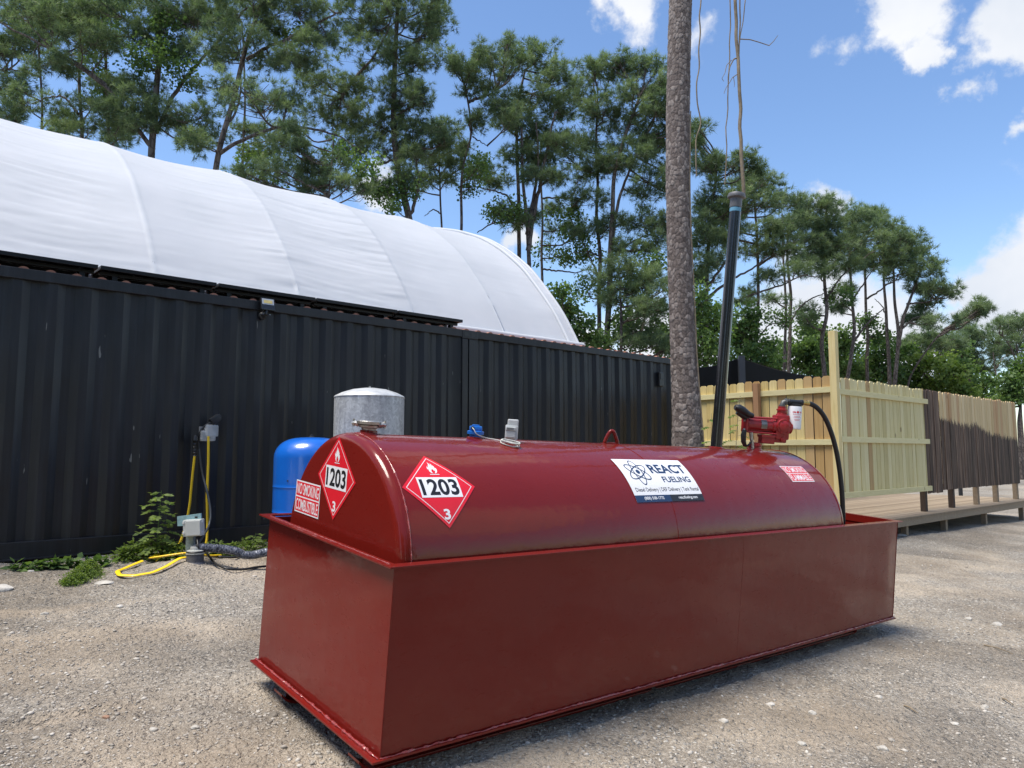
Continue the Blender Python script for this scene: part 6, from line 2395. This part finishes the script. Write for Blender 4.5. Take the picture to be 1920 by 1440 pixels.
def pinnate(name, label, base, H, nf, seed, s=.05, spread=.20, lean=(0, 0), group=None, cat='weed'):
    r = np.random.default_rng(seed)
    o = thing(name, label, cat, base, group=group)
    g = MB()
    S = [base + np.array([lean[0] * t * t, lean[1] * t * t, H * t]) for t in np.linspace(0, 1, 14)]
    g.tube(S, np.linspace(.008, .002, 14), 6)
    V, T = [], []
    for i in range(nf):
        t = .12 + .88 * i / nf
        p = base + np.array([lean[0] * t * t, lean[1] * t * t, H * t])
        a = i * 2.4 + r.uniform(-.3, .3)
        L = spread * (1.15 - .75 * t) * r.uniform(.8, 1.2)
        d = np.array([math.cos(a), math.sin(a), .35])
        q = [p + d * L * u_ + np.array([0, 0, -.5 * L * u_ * u_]) for u_ in np.linspace(0, 1, 7)]
        g.tube(q, .0022, 4, cap=False)
        side = unit(np.cross(d, [0, 0, 1.]))
        for k in range(2, 7):
            for sg in (-1, 1):
                D = side * sg + d * .5 + r.normal(0, .12, 3) + np.array([0, 0, -.35])
                V.append(leaf_mesh_at(np.array([q[k]]), np.array([D]), np.array([[.3, -.8, .8]]) + r.normal(0, .3, (1, 3)), [s * r.uniform(.7, 1.15)]))
                T.append(np.full(4, r.uniform(.25, .95)))
        V.append(leaf_mesh_at(np.array([q[-1]]), np.array([d]), np.array([[0, 0, 1.]]), [s]))
        T.append(np.full(4, r.uniform(.3, .9)))
    g.build('stem', M_VINE if H > 1 else M_LEAF, o)
    T = np.concatenate(T)
    raw_mesh('leaves', np.concatenate(V), 4, [M_LEAFY if s > .03 else M_LEAF], o, np.stack([T] * 3, 1))
    return o


wb = on_ground(293, 1052, 0)
pinnate('tall_weed', 'tall feathery green weed growing against the container left of the junction box', wb, .64, 26, 3, .058, .19, (.02, 0))
pinnate('young_weed', 'small upright weed by the container foot, just left of the red tank', on_ground(478, 1032, 0), .17, 9, 8, .045, .13)


def ground_cover(name, label, spots, n, lf, seed, mat, hgt=.12, fine=False, cat='ground cover'):
    r = np.random.default_rng(seed)
    V, T = [], []
    for (x, y, rx, ry, hh) in spots:
        c = on_ground(x, y)
        S = c[1] / FPX
        k = int(n * rx * ry / 300)
        u = r.normal(size=(k, 2)) * .48
        X = c[0] + u[:, 0] * rx * S
        Y = c[1] + u[:, 1] * ry * S * 3.0
        # stay in front of the container wall
        nn = (np.stack([X, Y], 1) - CO[:2]) @ CN[:2]
        Y = np.where(nn > -.02, Y - (nn + .02) / CN[1], Y)
        fall = np.exp(-(u ** 2).sum(1))
        Z = ground_z(X, Y) + r.uniform(0.0, 1, k) * hgt * hh * fall + .004
        P = np.stack([X, Y, Z], 1)
        D = r.normal(size=(k, 3)) * [1, 1, .4] + ([0, 0, 1.0] if fine else [0, 0, .1])
        V.append(leaf_mesh_at(P, D, r.normal(size=(k, 3)) * .35 + [0, 0, 1.0], lf * r.uniform(.6, 1.3, k)))
        T.append(np.repeat(np.clip(r.uniform(.05, .8, k) + .25 * (Z - Z.min()) / .15, 0, 1), 4))
    T = np.concatenate(T)
    V = np.concatenate(V)
    o = raw_mesh(name, V, 4, [mat], None, np.stack([T] * 3, 1))
    return o


o = ground_cover('ground_cover', '', [(250, 1050, 40, 7, 1.3), (292, 1052, 45, 8, 1.7), (325, 1052, 34, 8, 1.3), (232, 1052, 20, 5, 1.0), (400, 1044, 36, 6, 1.1), (432, 1044, 30, 5, 1.0), (462, 1036, 26, 5, .9), (490, 1030, 20, 4, .8)], 520, .042, 4, M_LEAFY, .13)
tag(o, 'low green ground cover along the foot of the container round the junction box', 'ground cover', kind='stuff')
o = ground_cover('creeping_vine', '', [(66, 1066, 18, 5, .8), (88, 1064, 18, 6, 1.0), (112, 1063, 14, 5, .9), (140, 1062, 16, 5, .9), (162, 1060, 12, 4, .6), (190, 1060, 18, 5, .9), (32, 1068, 12, 4, .8)], 120, .085, 5, M_LEAF, .09)
tag(o, 'creeping plant with heart shaped leaves along the container foot at far left', 'ground cover', kind='stuff')
o = ground_cover('feathery_weed', '', [(155, 1085, 26, 5, 1.3), (168, 1078, 22, 6, 1.5), (130, 1100, 16, 4, .7), (145, 1094, 18, 5, .9)], 4200, .017, 6, M_LEAFY, .08, True)
tag(o, 'patch of fine feathery green weed on the gravel at the left', 'weed')

# sapling between the big trunk and the vent pipe
for lab, x0, y0, x1, y1, nf, sd in (('slim leafy sapling before the pale fence, right of the vent pipe', 1372, 850, 1388, 742, 26, 21), ('small leafy sapling between the big trunk and the vent pipe', 1330, 850, 1334, 775, 16, 22)):
    t_ = at(x1, y1, 9.9)
    b_ = at(x0, y0, 9.9)
    gz = float(ground_z(b_[0], b_[1]))
    pinnate('sapling', lab, np.array([b_[0], b_[1], gz]), t_[2] - gz, nf, sd, .062, .24, (t_[0] - b_[0], 0), cat='sapling', group='saplings before the fence')

M_ROCK = plain('pale_rock', (.40, .38, .34), .9, 0, .35, 14, .8)
M_ROCKW = plain('white_stone', (.46, .44, .40), .85, 0, .2, 20, .6)


def rock(x, y, wpx, label, seed, mat=None, flat=.55):
    c = on_ground(x, y)
    s = wpx * c[1] / FPX / 2
    bm = bmesh.new()
    bmesh.ops.create_icosphere(bm, subdivisions=3, radius=1)
    r = np.random.default_rng(seed)
    q = r.normal(size=(9, 3))
    q /= np.linalg.norm(q, axis=1)[:, None]
    for v in bm.verts:
        p = np.array(v.co[:])
        for k, d in enumerate(q):
            dd = p @ d - (.62 + .03 * k)
            if dd > 0:
                p = p - d * dd * .9
        p = p * (1 + .05 * vnoise(np.array([p[0] * 5 + seed]), np.array([p[1] * 5 + p[2] * 3]), seed)[0])
        v.co = p * [s * 1.15, s * r.uniform(.95, 1.0), s * flat * 1.25]
    bm.verts.index_update()
    g = MB()
    g.add(np.array([v.co[:] for v in bm.verts]) + c, [tuple(v.index for v in f.verts) for f in bm.faces], 0, True)
    bm.free()
    o = g.build('rock', mat or M_ROCK, None, org=c, sharp=24)
    tag(o, label, 'rock', 'loose rocks on the gravel')


rock(8, 1110, 30, 'whitish rock at the left edge of the photo below the container', 1, M_ROCKW)
rock(196, 1096, 30, 'flat grey rock right of the feathery weed patch', 2, None, .3)
rock(58, 1071, 13, 'small white stone among the creeping leaves at far left', 3, M_ROCKW)
rock(83, 1157, 13, 'pale pebble sized rock on the open gravel at left', 4)
rock(224, 1144, 12, 'whitish small rock in the middle of the open gravel left of the tank', 5, M_ROCKW)
rock(288, 1361, 15, 'small grey rock low in the photo, left of the tank corner', 6)
rock(366, 1364, 14, 'dark edged rock close to the tank corner at lower left', 7)
rock(198, 1345, 14, 'reddish brown stone beside the sandy rut', 8, plain('brown_stone', (.30, .18, .12), .9, 0, .3))
rock(512, 1340, 16, 'lump of dirt and stone beside the near skid end', 9, plain('dirt_lump', (.17, .15, .125), .95, 0, .3, 20, .8), .8)
rock(1648, 1308, 14, 'pale rock on the gravel right of centre below the tank', 10, M_ROCKW)
rock(1503, 1394, 16, 'pale rock near the bottom edge right of centre', 11)
rock(1655, 1402, 20, 'larger grey rock at the bottom edge towards the right', 12)
rock(1847, 1325, 15, 'pale rock with dark underside at lower right', 13)
rock(1789, 1358, 14, 'flat whitish stone near the lower right corner', 14, M_ROCKW, .4)
rock(1356, 1352, 18, 'flat whitish rock below the middle of the tank', 15, M_ROCKW, .5)
rock(1444, 1321, 16, 'rounded whitish rock below the tank, left of the flat dark twig', 16, M_ROCKW, .4)
rock(1523, 1339, 14, 'cube like pale rock below the tank, right part', 17, M_ROCKW, .7)
rock(1690, 1004, 20, 'white flat chunk under the deck edge beside the tank end', 18, M_ROCKW, .25)
rock(1870, 1172, 18, 'grey white rock on the gravel at the right', 19)
rock(1815, 1158, 14, 'brownish grey rock on the gravel at the right, nearer the tank', 20)


def gravel():
    """loose pebbles scattered over the ground: small faceted stones in one mesh"""
    r = np.random.default_rng(99)
    n = 26000
    # more of them near the camera, following the view
    px = r.uniform(-60, 1980, n)
    py = 1035 + 420 * r.uniform(0, 1, n) ** .85
    d = []
    rays = np.stack([ray(a, b) for a, b in zip(px, py)])
    t = 3.0 * np.ones(n)
    for _ in range(40):
        p = EYE + rays * t[:, None]
        gz = ground_z(p[:, 0], p[:, 1], False)
        t += (p[:, 2] - gz) / np.maximum(.05, -rays[:, 2] + .08) * .6
    X, Y = (EYE + rays * t[:, None])[:, :2].T
    X, Y = X + r.normal(0, .05, n), Y + r.normal(0, .05, n)
    clus = fbm(X * .9, Y * .9, 77, 3)
    keep = (clus + r.normal(0, .25, n) > -.12) & (Y < 16) & (Y > 2.2)
    X, Y = X[keep], Y[keep]
    n = len(X)
    s = .0028 * np.exp(r.normal(0, .5, n)) * (1 + .08 * Y)
    s = np.clip(s, .002, .014)
    bm = bmesh.new()
    bmesh.ops.create_icosphere(bm, subdivisions=1, radius=1)
    B = np.array([v.co[:] for v in bm.verts])
    F = np.array([[v.index for v in f.verts] for f in bm.faces])
    bm.free()
    k = len(B)
    J = B[None] * (1 + r.normal(0, .16, (n, k, 1)))
    sc = np.stack([r.uniform(.8, 1.5, n), r.uniform(.8, 1.4, n), r.uniform(.5, .9, n)], 1)
    J = J * sc[:, None] * s[:, None, None]
    a = r.uniform(0, 6.28, n)
    ca, sa = np.cos(a)[:, None], np.sin(a)[:, None]
    J = np.stack([J[..., 0] * ca - J[..., 1] * sa, J[..., 0] * sa + J[..., 1] * ca, J[..., 2]], -1)
    Z = ground_z(X, Y) + s * .12
    V = (J + np.stack([X, Y, Z], 1)[:, None]).reshape(-1, 3)
    Fa = (F[None] + (np.arange(n) * k)[:, None, None]).reshape(-1, 3)
    tint = np.repeat(np.clip(r.beta(2.6, 2.2, n), 0, 1), k)
    me = bpy.data.meshes.new('gravel')
    me.vertices.add(len(V))
    me.vertices.foreach_set('co', V.astype(np.float32).ravel())
    me.loops.add(Fa.size)
    me.loops.foreach_set('vertex_index', Fa.astype(np.int32).ravel())
    me.polygons.add(len(Fa))
    me.polygons.foreach_set('loop_start', np.arange(0, Fa.size, 3, dtype=np.int32))
    cat = me.color_attributes.new('tint', 'FLOAT_COLOR', 'POINT')
    cat.data.foreach_set('color', np.stack([tint, tint, tint, np.ones_like(tint)], 1).astype(np.float32).ravel())
    m, nt, b = newmat('loose_gravel')
    at_ = nd(nt, 'ShaderNodeAttribute', attribute_name='tint')
    sp = nt.nodes.new('ShaderNodeSeparateColor')
    lk(nt, at_.outputs['Color'], sp.inputs[0])
    rr = ramp(nt, sp.outputs[0], [(0, (.20, .185, .165)), (.35, (.29, .265, .23)), (.7, (.40, .37, .325)), (1, (.56, .53, .48))])
    lk(nt, rr.outputs[0], b.inputs['Base Color'])
    b.inputs['Roughness'].default_value = .9
    me.materials.append(m)
    me.update(calc_edges=True)
    o = bpy.data.objects.new('gravel', me)
    COL.objects.link(o)
    tag(o, 'loose pebbles of mixed grey and white strewn over the yard', 'gravel', kind='stuff')


gravel()
# a few dead twigs on the ground
for i, (a, b_, lab) in enumerate((((1845, 1212), (1900, 1228), 'dry twig on the gravel at the right edge, largest'), ((1695, 1328), (1722, 1340), 'short dry twig on the gravel below the tank at right'), ((1880, 1310), (1900, 1322), 'curled dry leaf litter stick at lower right'))):
    p, q = on_ground(*a, .01), on_ground(*b_, .012)
    g = MB()
    P = smooth_path([p, (p + q) / 2 + [0, .02, .008], q], 10, 1)
    g.tube(P, np.linspace(.006, .003, 10), 6)
    tag(g.build('twig', M_VINE, None, org=p), lab, 'twig', 'dry twigs on the gravel')
